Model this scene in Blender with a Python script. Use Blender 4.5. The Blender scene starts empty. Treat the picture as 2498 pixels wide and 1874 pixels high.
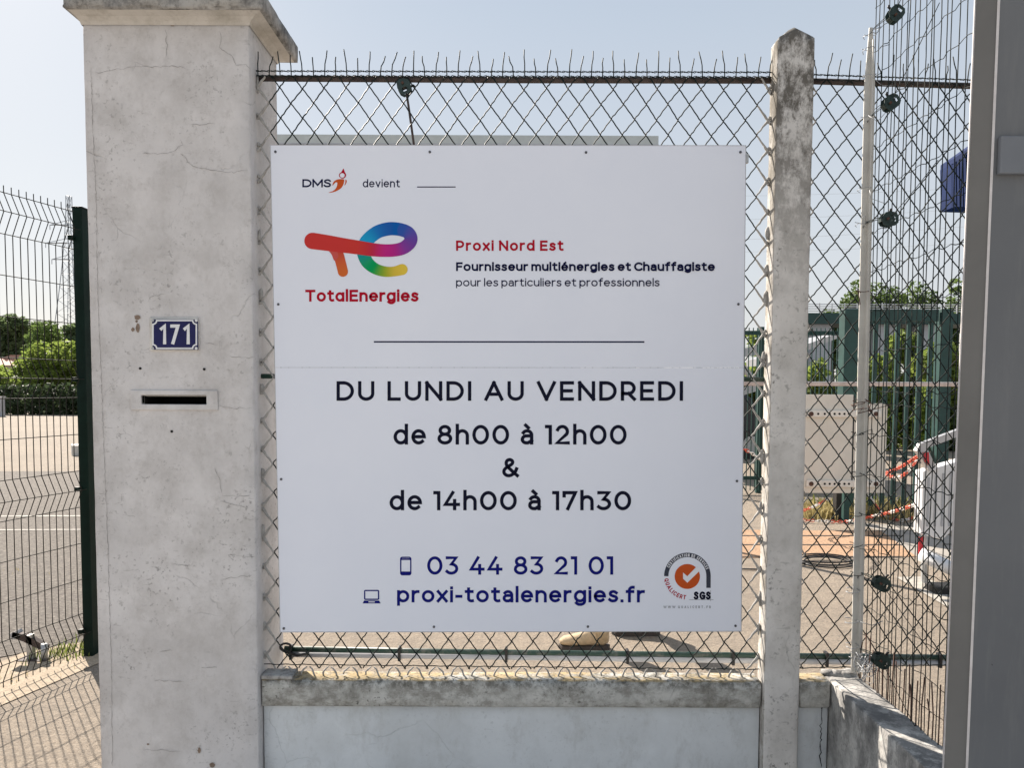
import bpy, bmesh, math, random
from mathutils import Vector, Matrix, noise
S = bpy.context.scene
COL = S.collection
R = math.radians
random.seed(7)
# ------------------------------------------------------------------ camera
FPX, PITCH, ROLL, SHX, SHY, CAMZ = 1877.0, 0.053, 0.004, 0.0, 0.0442, 1.5
r0 = Vector((1, 0, 0)); f0 = Vector((0, math.cos(PITCH), -math.sin(PITCH))); u0 = Vector((0, math.sin(PITCH), math.cos(PITCH)))
CR = r0 * math.cos(ROLL) + u0 * math.sin(ROLL); CU = u0 * math.cos(ROLL) - r0 * math.sin(ROLL)
CP = Vector((0, 0, CAMZ))
cam = bpy.data.cameras.new('camera'); cam_o = bpy.data.objects.new('camera', cam); COL.objects.link(cam_o)
cam.sensor_width = 36; cam.lens = FPX / 2498 * 36; cam.shift_x = SHX; cam.shift_y = SHY
cam.clip_start = 0.05; cam.clip_end = 3000
cam_o.matrix_world = Matrix((( CR.x, CU.x, -f0.x, CP.x), (CR.y, CU.y, -f0.y, CP.y), (CR.z, CU.z, -f0.z, CP.z), (0, 0, 0, 1)))
S.camera = cam_o
# ------------------------------------------------------------------ light
SUN_AZ, SUN_EL = -36.0, 34.0          # degrees from +Y, towards -X
w = bpy.data.worlds.new("World"); S.world = w; w.use_nodes = True
nt = w.node_tree
sky = nt.nodes.new('ShaderNodeTexSky'); sky.sky_type = 'NISHITA'; sky.sun_disc = False
sky.sun_elevation = R(SUN_EL); sky.sun_rotation = R(SUN_AZ)
sky.air_density = 1.0; sky.dust_density = 1.2; sky.ozone_density = 1.5; sky.altitude = 50
bg = nt.nodes['Background']; bg.inputs[1].default_value = 0.07
tc = nt.nodes.new('ShaderNodeTexCoord'); sx_ = nt.nodes.new('ShaderNodeSeparateXYZ'); nt.links.new(tc.outputs['Generated'], sx_.inputs[0])
hz_ = nt.nodes.new('ShaderNodeValToRGB'); nt.links.new(sx_.outputs[2], hz_.inputs[0])
while len(hz_.color_ramp.elements) < 4: hz_.color_ramp.elements.new(.5)
for e_, (p_, c_) in zip(hz_.color_ramp.elements, ((0, (.84, .82, .81)), (.2, (.73, .77, .81)), (.45, (.585, .665, .765)), (1, (.40, .50, .66)))): e_.position = p_; e_.color = (*c_, 1)
hs_ = nt.nodes.new('ShaderNodeVectorMath'); hs_.operation = 'SCALE'; hs_.inputs[3].default_value = 5.7; nt.links.new(hz_.outputs[0], hs_.inputs[0])
mx_ = nt.nodes.new('ShaderNodeMix'); mx_.data_type = 'RGBA'; mx_.inputs[0].default_value = .87      # summer haze over the clear sky
nt.links.new(sky.outputs[0], mx_.inputs[6]); nt.links.new(hs_.outputs[0], mx_.inputs[7]); nt.links.new(mx_.outputs[2], bg.inputs[0])
sl = bpy.data.lights.new('sun', 'SUN'); sl.energy = 4.6; sl.angle = R(0.5); sl.color = (1.0, 0.91, 0.81)
so = bpy.data.objects.new('sun', sl); COL.objects.link(so)
sd = Vector((math.sin(R(SUN_AZ)) * math.cos(R(SUN_EL)), math.cos(R(SUN_AZ)) * math.cos(R(SUN_EL)), math.sin(R(SUN_EL))))
so.rotation_euler = sd.to_track_quat('Z', 'Y').to_euler(); so.location = (0, 0, 20)
S.view_settings.view_transform = 'Standard'; S.view_settings.look = 'None'
S.view_settings.exposure = 1.22; S.view_settings.gamma = 1.0
# ------------------------------------------------------------------ pixel -> world helpers (2498 x 1874 photograph)
def ray(px, py):
    u = ((px - 1249) / 2498 + SHX) * 2498 / FPX; v = (-(py - 937) / 2498 + SHY) * 2498 / FPX
    return CR * u + CU * v + f0
def P(px, py, D):
    r = ray(px, py); return CP + r * (D / r.y)
def PX(px, py, X):
    r = ray(px, py); return CP + r * (X / r.x)
def G(px, py, z=0.0):
    r = ray(px, py); return CP + r * ((z - CAMZ) / r.z)
# ------------------------------------------------------------------ scene helpers
def tag(o, label=None, cat=None, group=None, kind=None):
    if label: o['label'] = label
    if cat: o['category'] = cat
    if group: o['group'] = group
    if kind: o['kind'] = kind
    return o
def empty(name, loc, label=None, cat=None, group=None):
    o = bpy.data.objects.new(name, None); COL.objects.link(o); o.location = loc; o.empty_display_size = .1
    return tag(o, label, cat, group)
def link(name, me, m, parent=None):
    o = bpy.data.objects.new(name, me); COL.objects.link(o)
    if m: me.materials.append(m)
    if parent:
        o.parent = parent; 
        # geometry is written in world coordinates: take the parent's place out again
        p = parent; off = Vector((0, 0, 0))
        while p: off += p.location; p = p.parent
        me.transform(Matrix.Translation(-off))
    return o
class MB:
    def __init__(s): s.v = []; s.f = []; s.c = None
    def add(s, vs, fs):
        k = len(s.v); s.v += [tuple(v) for v in vs]; s.f += [tuple(i + k for i in f) for f in fs]; return s
    def box(s, a, b):
        x0, y0, z0 = a; x1, y1, z1 = b
        return s.add([(x0,y0,z0),(x1,y0,z0),(x1,y1,z0),(x0,y1,z0),(x0,y0,z1),(x1,y0,z1),(x1,y1,z1),(x0,y1,z1)],
              [(3,2,1,0),(4,5,6,7),(0,1,5,4),(1,2,6,5),(2,3,7,6),(3,0,4,7)])
    def prism(s, pts, d):           # polygon extruded by vector d
        n = len(pts); d = Vector(d); a = [Vector(p) for p in pts]; b = [p + d for p in a]
        return s.add(a + b, [tuple(range(n))[::-1], tuple(range(n, 2*n))] + [(i, (i+1) % n, (i+1) % n + n, i + n) for i in range(n)])
    def tube(s, pts, r, n=6, caps=True):
        pts = [Vector(p) for p in pts]; rr = r if isinstance(r, (list, tuple)) else [r] * len(pts)
        vs = []; fs = []; prev = None
        for i, p in enumerate(pts):
            t = (pts[min(i+1, len(pts)-1)] - pts[max(i-1, 0)])
            t = t.normalized() if t.length > 1e-9 else Vector((0,0,1))
            if prev is None:
                a = Vector((0,0,1)) if abs(t.z) < .9 else Vector((1,0,0)); nrm = t.cross(a).normalized()
            else:
                nrm = prev - t * prev.dot(t); nrm = nrm.normalized() if nrm.length > 1e-6 else t.orthogonal().normalized()
            prev = nrm; b = t.cross(nrm)
            for k in range(n):
                a = 2 * math.pi * k / n; vs.append(p + (nrm * math.cos(a) + b * math.sin(a)) * rr[i])
        for i in range(len(pts)-1):
            for k in range(n):
                fs.append((i*n+k, i*n+(k+1) % n, (i+1)*n+(k+1) % n, (i+1)*n+k))
        if caps:
            fs.append(tuple(range(n))[::-1]); fs.append(tuple((len(pts)-1)*n + k for k in range(n)))
        return s.add(vs, fs)
    def quad(s, pts): return s.add(pts, [tuple(range(len(pts)))])
    def blob(s, c, r, seed=0, n=8, m=6):
        vs = []; fs = []; c = Vector(c)
        for j in range(m+1):
            th = math.pi * j / m
            for i in range(n):
                ph = 2*math.pi*i/n; d = Vector((math.sin(th)*math.cos(ph), math.sin(th)*math.sin(ph), math.cos(th)))
                k = 1 + .35 * noise.noise(d * 1.7 + Vector((seed*3.1, seed*1.7, 0)))
                vs.append(c + Vector((d.x*r[0], d.y*r[1], d.z*r[2])) * k)
        for j in range(m):
            for i in range(n): fs.append((j*n+i, (j+1)*n+i, (j+1)*n+(i+1) % n, j*n+(i+1) % n))
        return s.add(vs, fs)
    def build(s, name, m, parent=None, smooth=False, bevel=0, fixn=False):
        me = bpy.data.meshes.new(name); me.from_pydata(s.v, [], s.f)
        if fixn or bevel:
            bm = bmesh.new(); bm.from_mesh(me)
            if bevel:
                bmesh.ops.remove_doubles(bm, verts=bm.verts, dist=1e-6)
                bmesh.ops.recalc_face_normals(bm, faces=bm.faces)
                ed = [e for e in bm.edges if len(e.link_faces) == 2 and e.calc_face_angle(0) > .5]
                bmesh.ops.bevel(bm, geom=ed, offset=bevel, segments=2, affect='EDGES', profile=.6, clamp_overlap=True)
            else: bmesh.ops.recalc_face_normals(bm, faces=bm.faces)
            bm.to_mesh(me); bm.free()
        if s.c:
            at = me.color_attributes.new('col', 'FLOAT_COLOR', 'POINT')
            for i, c in enumerate(s.c): at.data[i].color = (*c, 1)
        if smooth: me.polygons.foreach_set('use_smooth', [True] * len(me.polygons))
        me.update()
        return link(name, me, m, parent)
def rough_box(a, b, seg=.04, bev=.006, amp=.0012, chip=.004, seed=0, taper=None):
    """box on a fine grid: softened, chipped arrises and a slightly uneven face"""
    ax = []
    for i in range(3):
        L = b[i] - a[i]; e = min(bev, L * .3); n = max(2, int(round((L - 2*e) / seg)))
        ax.append([a[i]] + [a[i] + e + (L - 2*e) * k / n for k in range(n+1)] + [b[i]])
    mb = MB(); idx = {}
    def vid(i, j, k):
        if (i, j, k) in idx: return idx[(i, j, k)]
        p = Vector((ax[0][i], ax[1][j], ax[2][k])); ext = []
        for q, (t, A) in enumerate(((i, ax[0]), (j, ax[1]), (k, ax[2]))):
            if t == 0: ext.append((q, 1))
            elif t == len(A)-1: ext.append((q, -1))
        nv = noise.noise(p * 9 + Vector((seed, 0, 0)))
        if len(ext) >= 2:
            nz = noise.noise(p * 26 + Vector((seed*2.3, 5, 1)))
            d = bev * .45 + chip * max(0, nz) * 1.6
            for q, sg in ext: p[q] += sg * d
        else:
            for q, sg in ext: p[q] += sg * amp * (nv + 1)
        idx[(i, j, k)] = len(mb.v); mb.v.append(tuple(p)); return idx[(i, j, k)]
    nx, ny, nz_ = len(ax[0])-1, len(ax[1])-1, len(ax[2])-1
    for i in range(nx):
        for j in range(ny):
            mb.f.append((vid(i,j,0), vid(i,j+1,0), vid(i+1,j+1,0), vid(i+1,j,0)))
            mb.f.append((vid(i,j,nz_), vid(i+1,j,nz_), vid(i+1,j+1,nz_), vid(i,j+1,nz_)))
    for i in range(nx):
        for k in range(nz_):
            mb.f.append((vid(i,0,k), vid(i+1,0,k), vid(i+1,0,k+1), vid(i,0,k+1)))
            mb.f.append((vid(i,ny,k), vid(i,ny,k+1), vid(i+1,ny,k+1), vid(i+1,ny,k)))
    for j in range(ny):
        for k in range(nz_):
            mb.f.append((vid(0,j,k), vid(0,j,k+1), vid(0,j+1,k+1), vid(0,j+1,k)))
            mb.f.append((vid(nx,j,k), vid(nx,j+1,k), vid(nx,j+1,k+1), vid(nx,j,k+1)))
    return mb
def cr(pts, n=8, closed=False):
    """Catmull-Rom through points (tuples of any length)"""
    out = []; N = len(pts)
    rng = range(N if closed else N-1)
    for i in rng:
        g = lambda k: pts[k % N] if closed else pts[max(0, min(N-1, k))]
        p0, p1, p2, p3 = g(i-1), g(i), g(i+1), g(i+2)
        for s in range(n):
            t = s / n
            out.append(tuple(.5*((2*b) + (c-a)*t + (2*a-5*b+4*c-d)*t*t + (3*b-a-3*c+d)*t**3) for a, b, c, d in zip(p0, p1, p2, p3)))
    if not closed: out.append(tuple(pts[-1]))
    return out
# ------------------------------------------------------------------ materials
MATS = {}
class NT:
    def __init__(s, name, rough=.7, metal=0.0, spec=.5):
        s.m = bpy.data.materials.new(name); s.m.use_nodes = True; s.t = s.m.node_tree
        s.b = s.t.nodes['Principled BSDF']; s.b.inputs['Roughness'].default_value = rough; s.b.inputs['Metallic'].default_value = metal
        s.b.inputs['Specular IOR Level'].default_value = spec
        s.co = s.t.nodes.new('ShaderNodeTexCoord').outputs['Object']
    def n(s, typ, **kw):
        nd = s.t.nodes.new('ShaderNode' + typ)
        for k, v in kw.items():
            if k.startswith('i_'): nd.inputs[int(k[2:])].default_value = v
            else: setattr(nd, k, v)
        return nd
    def L(s, a, b): s.t.links.new(a, b)
    def map(s, sc=(1,1,1), loc=(0,0,0), rot=(0,0,0)):
        m = s.n('Mapping'); m.inputs['Scale'].default_value = sc; m.inputs['Location'].default_value = loc; m.inputs['Rotation'].default_value = rot
        s.L(s.co, m.inputs[0]); return m.outputs[0]
    def noise(s, scale, detail=6, rough=.6, co=None, dist=0):
        x = s.n('TexNoise'); x.inputs['Scale'].default_value = scale; x.inputs['Detail'].default_value = detail
        x.inputs['Roughness'].default_value = rough; x.inputs['Distortion'].default_value = dist
        s.L(co or s.co, x.inputs['Vector']); return x.outputs[0]
    def ramp(s, f, stops):
        r = s.n('ValToRGB'); e = r.color_ramp.elements
        while len(e) < len(stops): e.new(.5)
        for k, (p, c) in enumerate(stops):
            e[k].position = p; e[k].color = (c, c, c, 1) if not isinstance(c, (tuple, list)) else (*c, 1)
        s.L(f, r.inputs[0]); return r.outputs[0]
    def mix(s, f, a, b, typ='MIX'):
        x = s.n('Mix', data_type='RGBA', blend_type=typ)
        for sock, v in ((x.inputs[0], f), (x.inputs[6], a), (x.inputs[7], b)):
            if hasattr(v, 'is_linked'): s.L(v, sock)
            elif isinstance(v, (tuple, list)): sock.default_value = (*v, 1)
            else: sock.default_value = v
        return x.outputs[2]
    def math(s, op, a, b=None, c=None):
        x = s.n('Math', operation=op)
        for k, v in enumerate((a, b, c)):
            if v is None: continue
            if hasattr(v, 'is_linked'): s.L(v, x.inputs[k])
            else: x.inputs[k].default_value = v
        return x.outputs[0]
    def bump(s, h, strength=.3, dist=.01):
        b = s.n('Bump'); b.inputs['Strength'].default_value = strength; b.inputs['Distance'].default_value = dist
        s.L(h, b.inputs['Height']); s.L(b.outputs[0], s.b.inputs['Normal'])
    def col(s, c):
        if hasattr(c, 'is_linked'): s.L(c, s.b.inputs['Base Color'])
        else: s.b.inputs['Base Color'].default_value = (*c, 1)
        return s
    def z(s):
        x = s.n('SeparateXYZ'); s.L(s.co, x.inputs[0]); return x.outputs
def simple(name, c, rough=.6, metal=0, var=.12, scale=14, spec=.5, bump=0):
    t = NT(name, rough, metal, spec)
    k = t.noise(scale, 5, .65)
    a = tuple(x * (1 - var) for x in c); b = tuple(min(1, x * (1 + var)) for x in c)
    t.col(t.mix(t.ramp(k, [(.3, 0), (.7, 1)]), a, b))
    if bump: t.bump(t.noise(scale * 6, 4), bump, .004)
    return t.m
def masonry(name, base, dark, stain=.5, speck=.5, crack=.6, fine=1.0, seed=0.0, blotch_scale=6, warm=None, ao=None):
    t = NT(name, .9, 0, .25)
    co = t.map(loc=(seed, seed * 1.3, seed * .7))
    c = t.mix(t.ramp(t.noise(2.2, 6, .62, co), [(.32, 0), (.68, 1)]), tuple(x * .88 for x in base), tuple(min(1, x * 1.07) for x in base))
    if warm: c = t.mix(t.math('MULTIPLY', t.ramp(t.noise(1.3, 5, .6, t.map(loc=(seed+9, 2, 4))), [(.45, 0), (.75, 1)]), .45), c, warm)
    # pale repaired patches
    c = t.mix(t.math('MULTIPLY', t.ramp(t.noise(4.4, 3, .5, t.map(loc=(seed+3, 1, 7)), .6), [(.58, 0), (.62, 1)]), .22), c, tuple(min(1, x * 1.18) for x in base))
    # grey-brown weather blotches
    bl = t.ramp(t.noise(blotch_scale, 8, .72, t.map((1, 1, .85), (seed, 4, 2))), [(.44, 0), (.66, 1)])
    c = t.mix(t.math('MULTIPLY', bl, stain), c, dark)
    b2 = t.ramp(t.noise(blotch_scale*3.2, 8, .75, t.map((1, 1, .8), (seed, 14, 2))), [(.52, 0), (.66, 1)]); c = t.mix(t.math('MULTIPLY', b2, stain*.7), c, dark)
    # fine specks / pores
    sp = t.ramp(t.noise(85 * fine, 3, .6, co), [(.59, 0), (.68, 1)])
    spm = t.ramp(t.noise(5, 4, .6, t.map(loc=(seed, 8, 3))), [(.42, 0), (.68, 1)])
    c = t.mix(t.math('MULTIPLY', t.math('MULTIPLY', sp, spm), speck), c, tuple(x * .45 for x in dark))
    fl = t.ramp(t.noise(38, 4, .6, t.map((.55, .55, 2.2), (seed, 3, 6)), .8), [(.645, 0), (.69, 1)]); c = t.mix(t.math('MULTIPLY', t.math('MULTIPLY', fl, spm), speck*.8), c, tuple(x * .6 for x in dark))
    # cracks
    wob = t.n('VectorMath', operation='ADD'); ns = t.n('TexNoise'); ns.inputs['Scale'].default_value = 7; ns.inputs['Detail'].default_value = 5
    t.L(co, ns.inputs['Vector']); sc = t.n('VectorMath', operation='SCALE'); sc.inputs[3].default_value = .12
    t.L(ns.outputs['Color'], sc.inputs[0]); t.L(co, wob.inputs[0]); t.L(sc.outputs[0], wob.inputs[1])
    vo = t.n('TexVoronoi', feature='DISTANCE_TO_EDGE'); vo.inputs['Scale'].default_value = 4.2; t.L(wob.outputs[0], vo.inputs['Vector'])
    ck = t.ramp(vo.outputs['Distance'], [(.003, 1), (.008, 0)])
    ck = t.math('MULTIPLY', ck, t.ramp(t.noise(3.1, 4, .6, t.map(loc=(seed+5, 5, 1))), [(.54, 0), (.64, 1)]))
    c = t.mix(t.math('MULTIPLY', ck, crack), c, tuple(x * .35 for x in dark))
    t.col(c)
    h = t.math('ADD', t.noise(30, 6, .7, co), t.math('MULTIPLY', t.noise(150, 3, .6, co), .5))
    h = t.math('SUBTRACT', h, t.math('MULTIPLY', ck, 1.5))
    t.bump(h, .35, .004)
    return t, c
M = {}
PXL0 = .838 - (.838 + .958)/2      # left face of the concrete post, in the post's own coordinates
t, c = masonry('pillar_plaster', (.63, .605, .59), (.36, .335, .31), .45, .62, .4, seed=1.3); M['plaster'] = t.m
t, c = masonry('pillar_side_plaster', (.72, .69, .63), (.42, .39, .34), .3, .3, .4, seed=2.3); M['mortar'] = t.m
# cap: lichen-dark cast stone
t, c = masonry('cap_stone', (.40, .385, .36), (.085, .082, .08), .95, .9, .3, seed=4.1, blotch_scale=11); M['cap'] = t.m
t, c = masonry('cap_soffit', (.55, .515, .465), (.30, .27, .22), .6, .4, .3, seed=5.1); M['soffit'] = t.m
# concrete post: black lichen on the top quarter, pores below
t, c = masonry('post_concrete', (.70, .67, .63), (.34, .32, .285), .4, .8, .2, seed=6.7, fine=.8)
zz = t.z()[2]
top = t.math('MULTIPLY', t.ramp(t.math('SUBTRACT', zz, 1.55), [(.2, 0), (.85, 1)]), t.ramp(t.noise(13, 9, .78, t.map((1, 1, .55), (3, 1, 9))), [(.42, 0), (.54, 1)]))
c = t.mix(t.math('MULTIPLY', top, .9), c, (.085, .075, .06))
xx = t.z()[0]      # rough, dirty left side; colour also darkened to dull the sun on it
sunside_tone = t.math('MULTIPLY', t.math('LESS_THAN', xx, PXL0 + .0035), t.ramp(t.noise(32, 7, .8, t.map((1, 1, .45), (2, 2, 2))), [(.36, 0), (.62, 1)]))
c = t.mix(t.math('MULTIPLY', sunside_tone, .85), c, (.17, .15, .115))
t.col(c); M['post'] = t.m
# wall beam with dark run-off under the top arris
t, c = masonry('beam_concrete', (.56, .55, .51), (.15, .14, .115), .75, 1.0, .3, seed=8.2, blotch_scale=8)
c = t.mix(t.math('MULTIPLY', t.ramp(t.noise(11, 7, .75, t.map((1, 1, 2), (6, 2, 2))), [(.47, 0), (.62, 1)]), .6), c, (.15, .135, .11))
zz = t.z()[2]; zl_ = P(1249, 1661, 2.51).z      # ochre lichen on the weathered top, black crust along the arris
c = t.mix(t.math('MULTIPLY', t.ramp(t.math('SUBTRACT', zz, zl_ - .045), [(.0, 0), (.035, 1)]), t.math('MULTIPLY', t.ramp(t.noise(26, 7, .8, t.map((1, 1, .8), (1, 2, 2))), [(.47, 0), (.58, 1)]), .75)), c, (.07, .065, .05))
c = t.mix(t.math('MULTIPLY', t.ramp(t.math('SUBTRACT', zz, zl_ - .007), [(.0, 0), (.003, 1)]), t.ramp(t.noise(18, 6, .7, t.map((.5, 1, 1), (4, 4, 4))), [(.42, 0), (.55, .8)])), c, (.42, .31, .15))
c = t.mix(t.math('MULTIPLY', t.ramp(t.math('SUBTRACT', zz, zl_ - .007), [(.0, 0), (.003, 1)]), t.ramp(t.noise(55, 6, .75), [(.52, 0), (.60, .85)])), c, (.10, .085, .06))
t.col(c); M['beam'] = t.m
t, c = masonry('wall_paint', (.66, .68, .685), (.45, .46, .44), .35, .25, .15, seed=10.2, blotch_scale=2.5)
c = t.mix(t.math('MULTIPLY', t.ramp(t.noise(13, 8, .8, t.map((1, 1, .5), (7, 2, 2))), [(.52, 0), (.66, 1)]), .3), c, (.36, .35, .32)); t.col(c); M['wall'] = t.m
t, c = masonry('side_wall_render', (.58, .56, .52), (.14, .135, .13), .7, .8, .4, seed=12.4, blotch_scale=6)
# black algae on the upper arris, running down in streaks
zz = t.z()[2]; al = t.math('MULTIPLY', t.ramp(zz, [(.25, .15), (.50, .8)]), t.ramp(t.noise(16, 9, .8, t.map((1, 1, .4), (2, 1, 3))), [(.43, 0), (.53, 1)]))
t.col(t.mix(t.math('MULTIPLY', al, .75), c, (.08, .08, .08))); M['side'] = t.m
t = NT('sign_white', .5, 0, .25); t.col(t.mix(t.ramp(t.noise(2, 5, .6), [(.3, 0), (.7, 1)]), (.765, .79, .865), (.81, .83, .895))); M['sign'] = t.m
M['sign_edge'] = simple('sign_edge', (.45, .45, .46), .5)
def ink(name, c, rough=.6): return simple(name, c, rough, 0, .05, 60, .08)
M['navy'] = ink('navy_ink', (.006, .008, .045)); M['ink'] = ink('dark_ink', (.006, .007, .022)); M['blue'] = ink('blue_ink', (.006, .009, .16))
M['red'] = ink('red_ink', (.42, .004, .022)); M['orange'] = ink('orange_ink', (.55, .09, .02)); M['greyink'] = ink('grey_ink', (.30, .31, .33))
M['slate'] = ink('slate_ink', (.05, .055, .075)); M['signwhite'] = ink('white_ink', (.80, .80, .83))
t = NT('print_gradient', .6, 0, .1); a = t.n('VertexColor', layer_name='col'); t.col(a.outputs[0]); M['grad'] = t.m
M['enamel'] = simple('blue_enamel', (.010, .011, .075), .35, 0, .25, 20, .25); M['enamelw'] = simple('white_enamel', (.74, .74, .74), .3, 0, .06, 30)
M['screw'] = simple('screw_zinc', (.10, .10, .11), .4, .6, .2)
M['hole'] = simple('dark_hole', (.012, .010, .010), .9)
M['peel'] = simple('bare_render', (.22, .16, .12), .9, 0, .3, 80)
t = NT('green_wire', .55, 0, .10); t.col(t.mix(t.ramp(t.noise(24, 5, .7), [(.50, 0), (.70, 1)]), (.010, .018, .018), (.09, .082, .068))); M['wire'] = t.m
M['paintwire'] = simple('mortared_wire', (.36, .345, .32), .85, 0, .35, 40, bump=.5)
t = NT('rusty_tube', .75, .2, .4)
t.col(t.mix(t.ramp(t.noise(22, 7, .7, t.map((.5, 1, 1))), [(.35, 0), (.65, 1)]), (.045, .034, .034), (.11, .085, .075))); t.bump(t.noise(120, 4), .4, .002); M['rust'] = t.m
t = NT('green_tube', .45, 0, .5); t.col(t.mix(t.ramp(t.noise(30, 6, .7), [(.5, 0), (.65, 1)]), (.012, .045, .032), (.10, .11, .095))); M['gtube'] = t.m
M['conduit'] = simple('grey_conduit', (.42, .43, .45), .5, 0, .12)
M['black'] = simple('black_plastic', (.012, .011, .012), .5)
M['gpost'] = simple('dark_green_metal', (.003, .014, .010), .6, 0, .3, 9, .15)
M['panelwire'] = simple('green_panel_wire', (.016, .016, .013), .55, 0, .3, 9, .12)
t = NT('steel_grey', .6, 0, .3)
t.col(t.mix(t.ramp(t.noise(1.6, 6, .6), [(.3, 0), (.7, 1)]), (.12, .125, .135), (.155, .16, .17))); c = t.mix(t.ramp(t.noise(1.6, 6, .6), [(.3, 0), (.7, 1)]), (.125, .13, .136), (.16, .165, .17))
c = t.mix(t.math('MULTIPLY', t.ramp(t.noise(26, 6, .75, t.map((1, 1, .12))), [(.5, 0), (.7, 1)]), .35), c, (.21, .21, .205))      # dusty run marks
c = t.mix(t.ramp(t.noise(60, 3, .6), [(.76, 0), (.79, 1)]), c, (.06, .058, .055)); t.col(c)
t.bump(t.noise(300, 3), .12, .001); M['steel'] = t.m
M['steelside'] = simple('steel_side', (.16, .155, .145), .6, 0, .12, 3, .3)
M['steellight'] = simple('steel_light', (.16, .17, .185), .6, 0, .1, 6)
M['edge_glint'] = simple('painted_edge_glint', (.62, .58, .56), .45, .1, .12, 30)
M['galv'] = simple('galvanised', (.42, .43, .43), .45, .5, .2, 12)
M['whitepost'] = simple('white_post_paint', (.60, .58, .53), .5, 0, .14, 10)
M['rustwire'] = simple('rusty_wire', (.10, .05, .035), .8, .2, .4, 40)
M['greytie'] = simple('grey_tie_wire', (.34, .35, .36), .5, .5, .3, 40)
M['tens'] = simple('tensioner_green', (.025, .045, .04), .45, .3, .4, 60)
M['cream'] = simple('cream_metal', (.70, .66, .58), .5, 0, .08, 3)
M['strap'] = simple('strap_metal', (.76, .72, .65), .5, 0, .1, 10)
M['pgreen'] = simple('palisade_green', (.012, .052, .046), .5, 0, .25, 5)
M['whitep'] = simple('white_paint', (.72, .72, .72), .45, 0, .08, 5)
M['redp'] = simple('red_reflector', (.45, .02, .03), .35, 0, .1, 5)
M['chainred'] = simple('red_chain', (.62, .10, .05), .5, 0, .2, 8); M['chainwhite'] = simple('white_chain', (.72, .70, .66), .5, 0, .1, 8)
M['railw'] = simple('pinkish_rail', (.55, .45, .40), .6, .1, .3, 10)
M['clad'] = simple('grey_cladding', (.34, .355, .345), .6, 0, .06, 1)
M['coping'] = simple('coping_metal', (.55, .58, .56), .5, .2, .08, 2)
M['bluebox'] = simple('blue_corrugated', (.008, .024, .095), .7, 0, .15, 3, .1)
M['canopy'] = simple('canopy_grey', (.45, .45, .46), .4, .4, .12, 3)
M['darkwall'] = simple('dark_wall', (.03, .032, .035), .7)
M['kerb'] = simple('pale_kerb', (.55, .53, .49), .8, 0, .15, 6)
M['housew'] = simple('house_wall', (.62, .58, .52), .8); M['tile'] = simple('roof_tile', (.40, .17, .10), .8, 0, .2, 3)
M['pylon'] = simple('pylon_steel', (.30, .33, .36), .6, .3)
M['bark'] = simple('bark', (.10, .085, .065), .9, 0, .3, 8, bump=.5)
M['skin'] = simple('skin', (.50, .30, .22), .5); M['trouser'] = simple('work_trousers', (.10, .11, .13), .9, 0, .2, 20)
M['shirt'] = simple('work_shirt', (.55, .55, .58), .9, 0, .1, 20); M['boot'] = simple('beige_suede', (.50, .38, .24), .85, 0, .2, 40, bump=.3)
M['sole'] = simple('boot_sole', (.05, .04, .035), .8); M['hair'] = simple('brown_hair', (.05, .03, .02), .6)
M['carpaint'] = simple('dark_car_paint', (.02, .025, .035), .2, .3); M['glass'] = simple('car_glass', (.03, .035, .04), .08)
def leafmat(name, a, b, tr=.45):
    t = NT(name, .55, 0, .3)
    c = t.mix(t.ramp(t.noise(1.1, 6, .75), [(.3, 0), (.7, 1)]), a, b)
    t.col(c); d = t.n('BsdfTranslucent'); t.L(c, d.inputs[0]); mx = t.n('MixShader'); mx.inputs[0].default_value = tr
    out = t.t.nodes['Material Output']; t.L(t.b.outputs[0], mx.inputs[1]); t.L(d.outputs[0], mx.inputs[2]); t.L(mx.outputs[0], out.inputs[0])
    return t.m
M['leafd'] = leafmat('leaf_dark', (.10, .145, .065), (.17, .225, .10), .6)
M['leafshade'] = leafmat('leaf_shade', (.035, .055, .025), (.07, .10, .045), .4); M['leafy'] = leafmat('leaf_light', (.13, .20, .035), (.30, .36, .09), .6)
M['leafm'] = leafmat('leaf_mid', (.07, .125, .035), (.16, .22, .06), .5)
M['dry'] = leafmat('dry_grass', (.30, .25, .10), (.48, .40, .20), .4); M['weed'] = leafmat('weed_green', (.10, .17, .03), (.28, .30, .08), .4)
# asphalt yard
t = NT('yard_asphalt', .9, 0, .2)
c = t.mix(t.ramp(t.noise(.35, 7, .6), [(.3, 0), (.7, 1)]), (.34, .28, .215), (.44, .36, .275))
c = t.mix(t.ramp(t.noise(60, 5, .8), [(.30, 0), (.62, 1)]), (.19, .16, .13), c)
vo = t.n('TexVoronoi', feature='F1'); vo.inputs['Scale'].default_value = 90; t.L(t.co, vo.inputs['Vector'])
c = t.mix(t.ramp(vo.outputs['Distance'], [(.1, .55), (.4, 0)]), c, (.42, .38, .32))
c = t.mix(t.math('MULTIPLY', t.ramp(t.noise(1.6, 8, .75), [(.55, 0), (.7, 1)]), .35), c, (.20, .175, .145))
c = t.mix(t.math('MULTIPLY', t.ramp(t.noise(9, 8, .8), [(.42, 0), (.62, 1)]), .38), c, (.155, .135, .115))
t.col(c); t.bump(t.math('ADD', t.noise(80, 5, .75), t.math('MULTIPLY', t.noise(14, 6, .75), 2.5)), .7, .012); M['yard'] = t.m
t = NT('worn_asphalt', .9, 0, .2)
c = t.mix(t.ramp(t.noise(7, 9, .8), [(.35, 0), (.65, 1)]), (.185, .165, .145), (.30, .265, .225)); c = t.mix(t.ramp(t.noise(38, 6, .8), [(.42, 0), (.6, 1)]), (.12, .105, .09), c)
t.col(c); t.bump(t.math('ADD', t.noise(60, 5, .75), t.math('MULTIPLY', t.noise(14, 6, .75), 2.5)), .8, .012); M['asphalt'] = t.m
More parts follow.
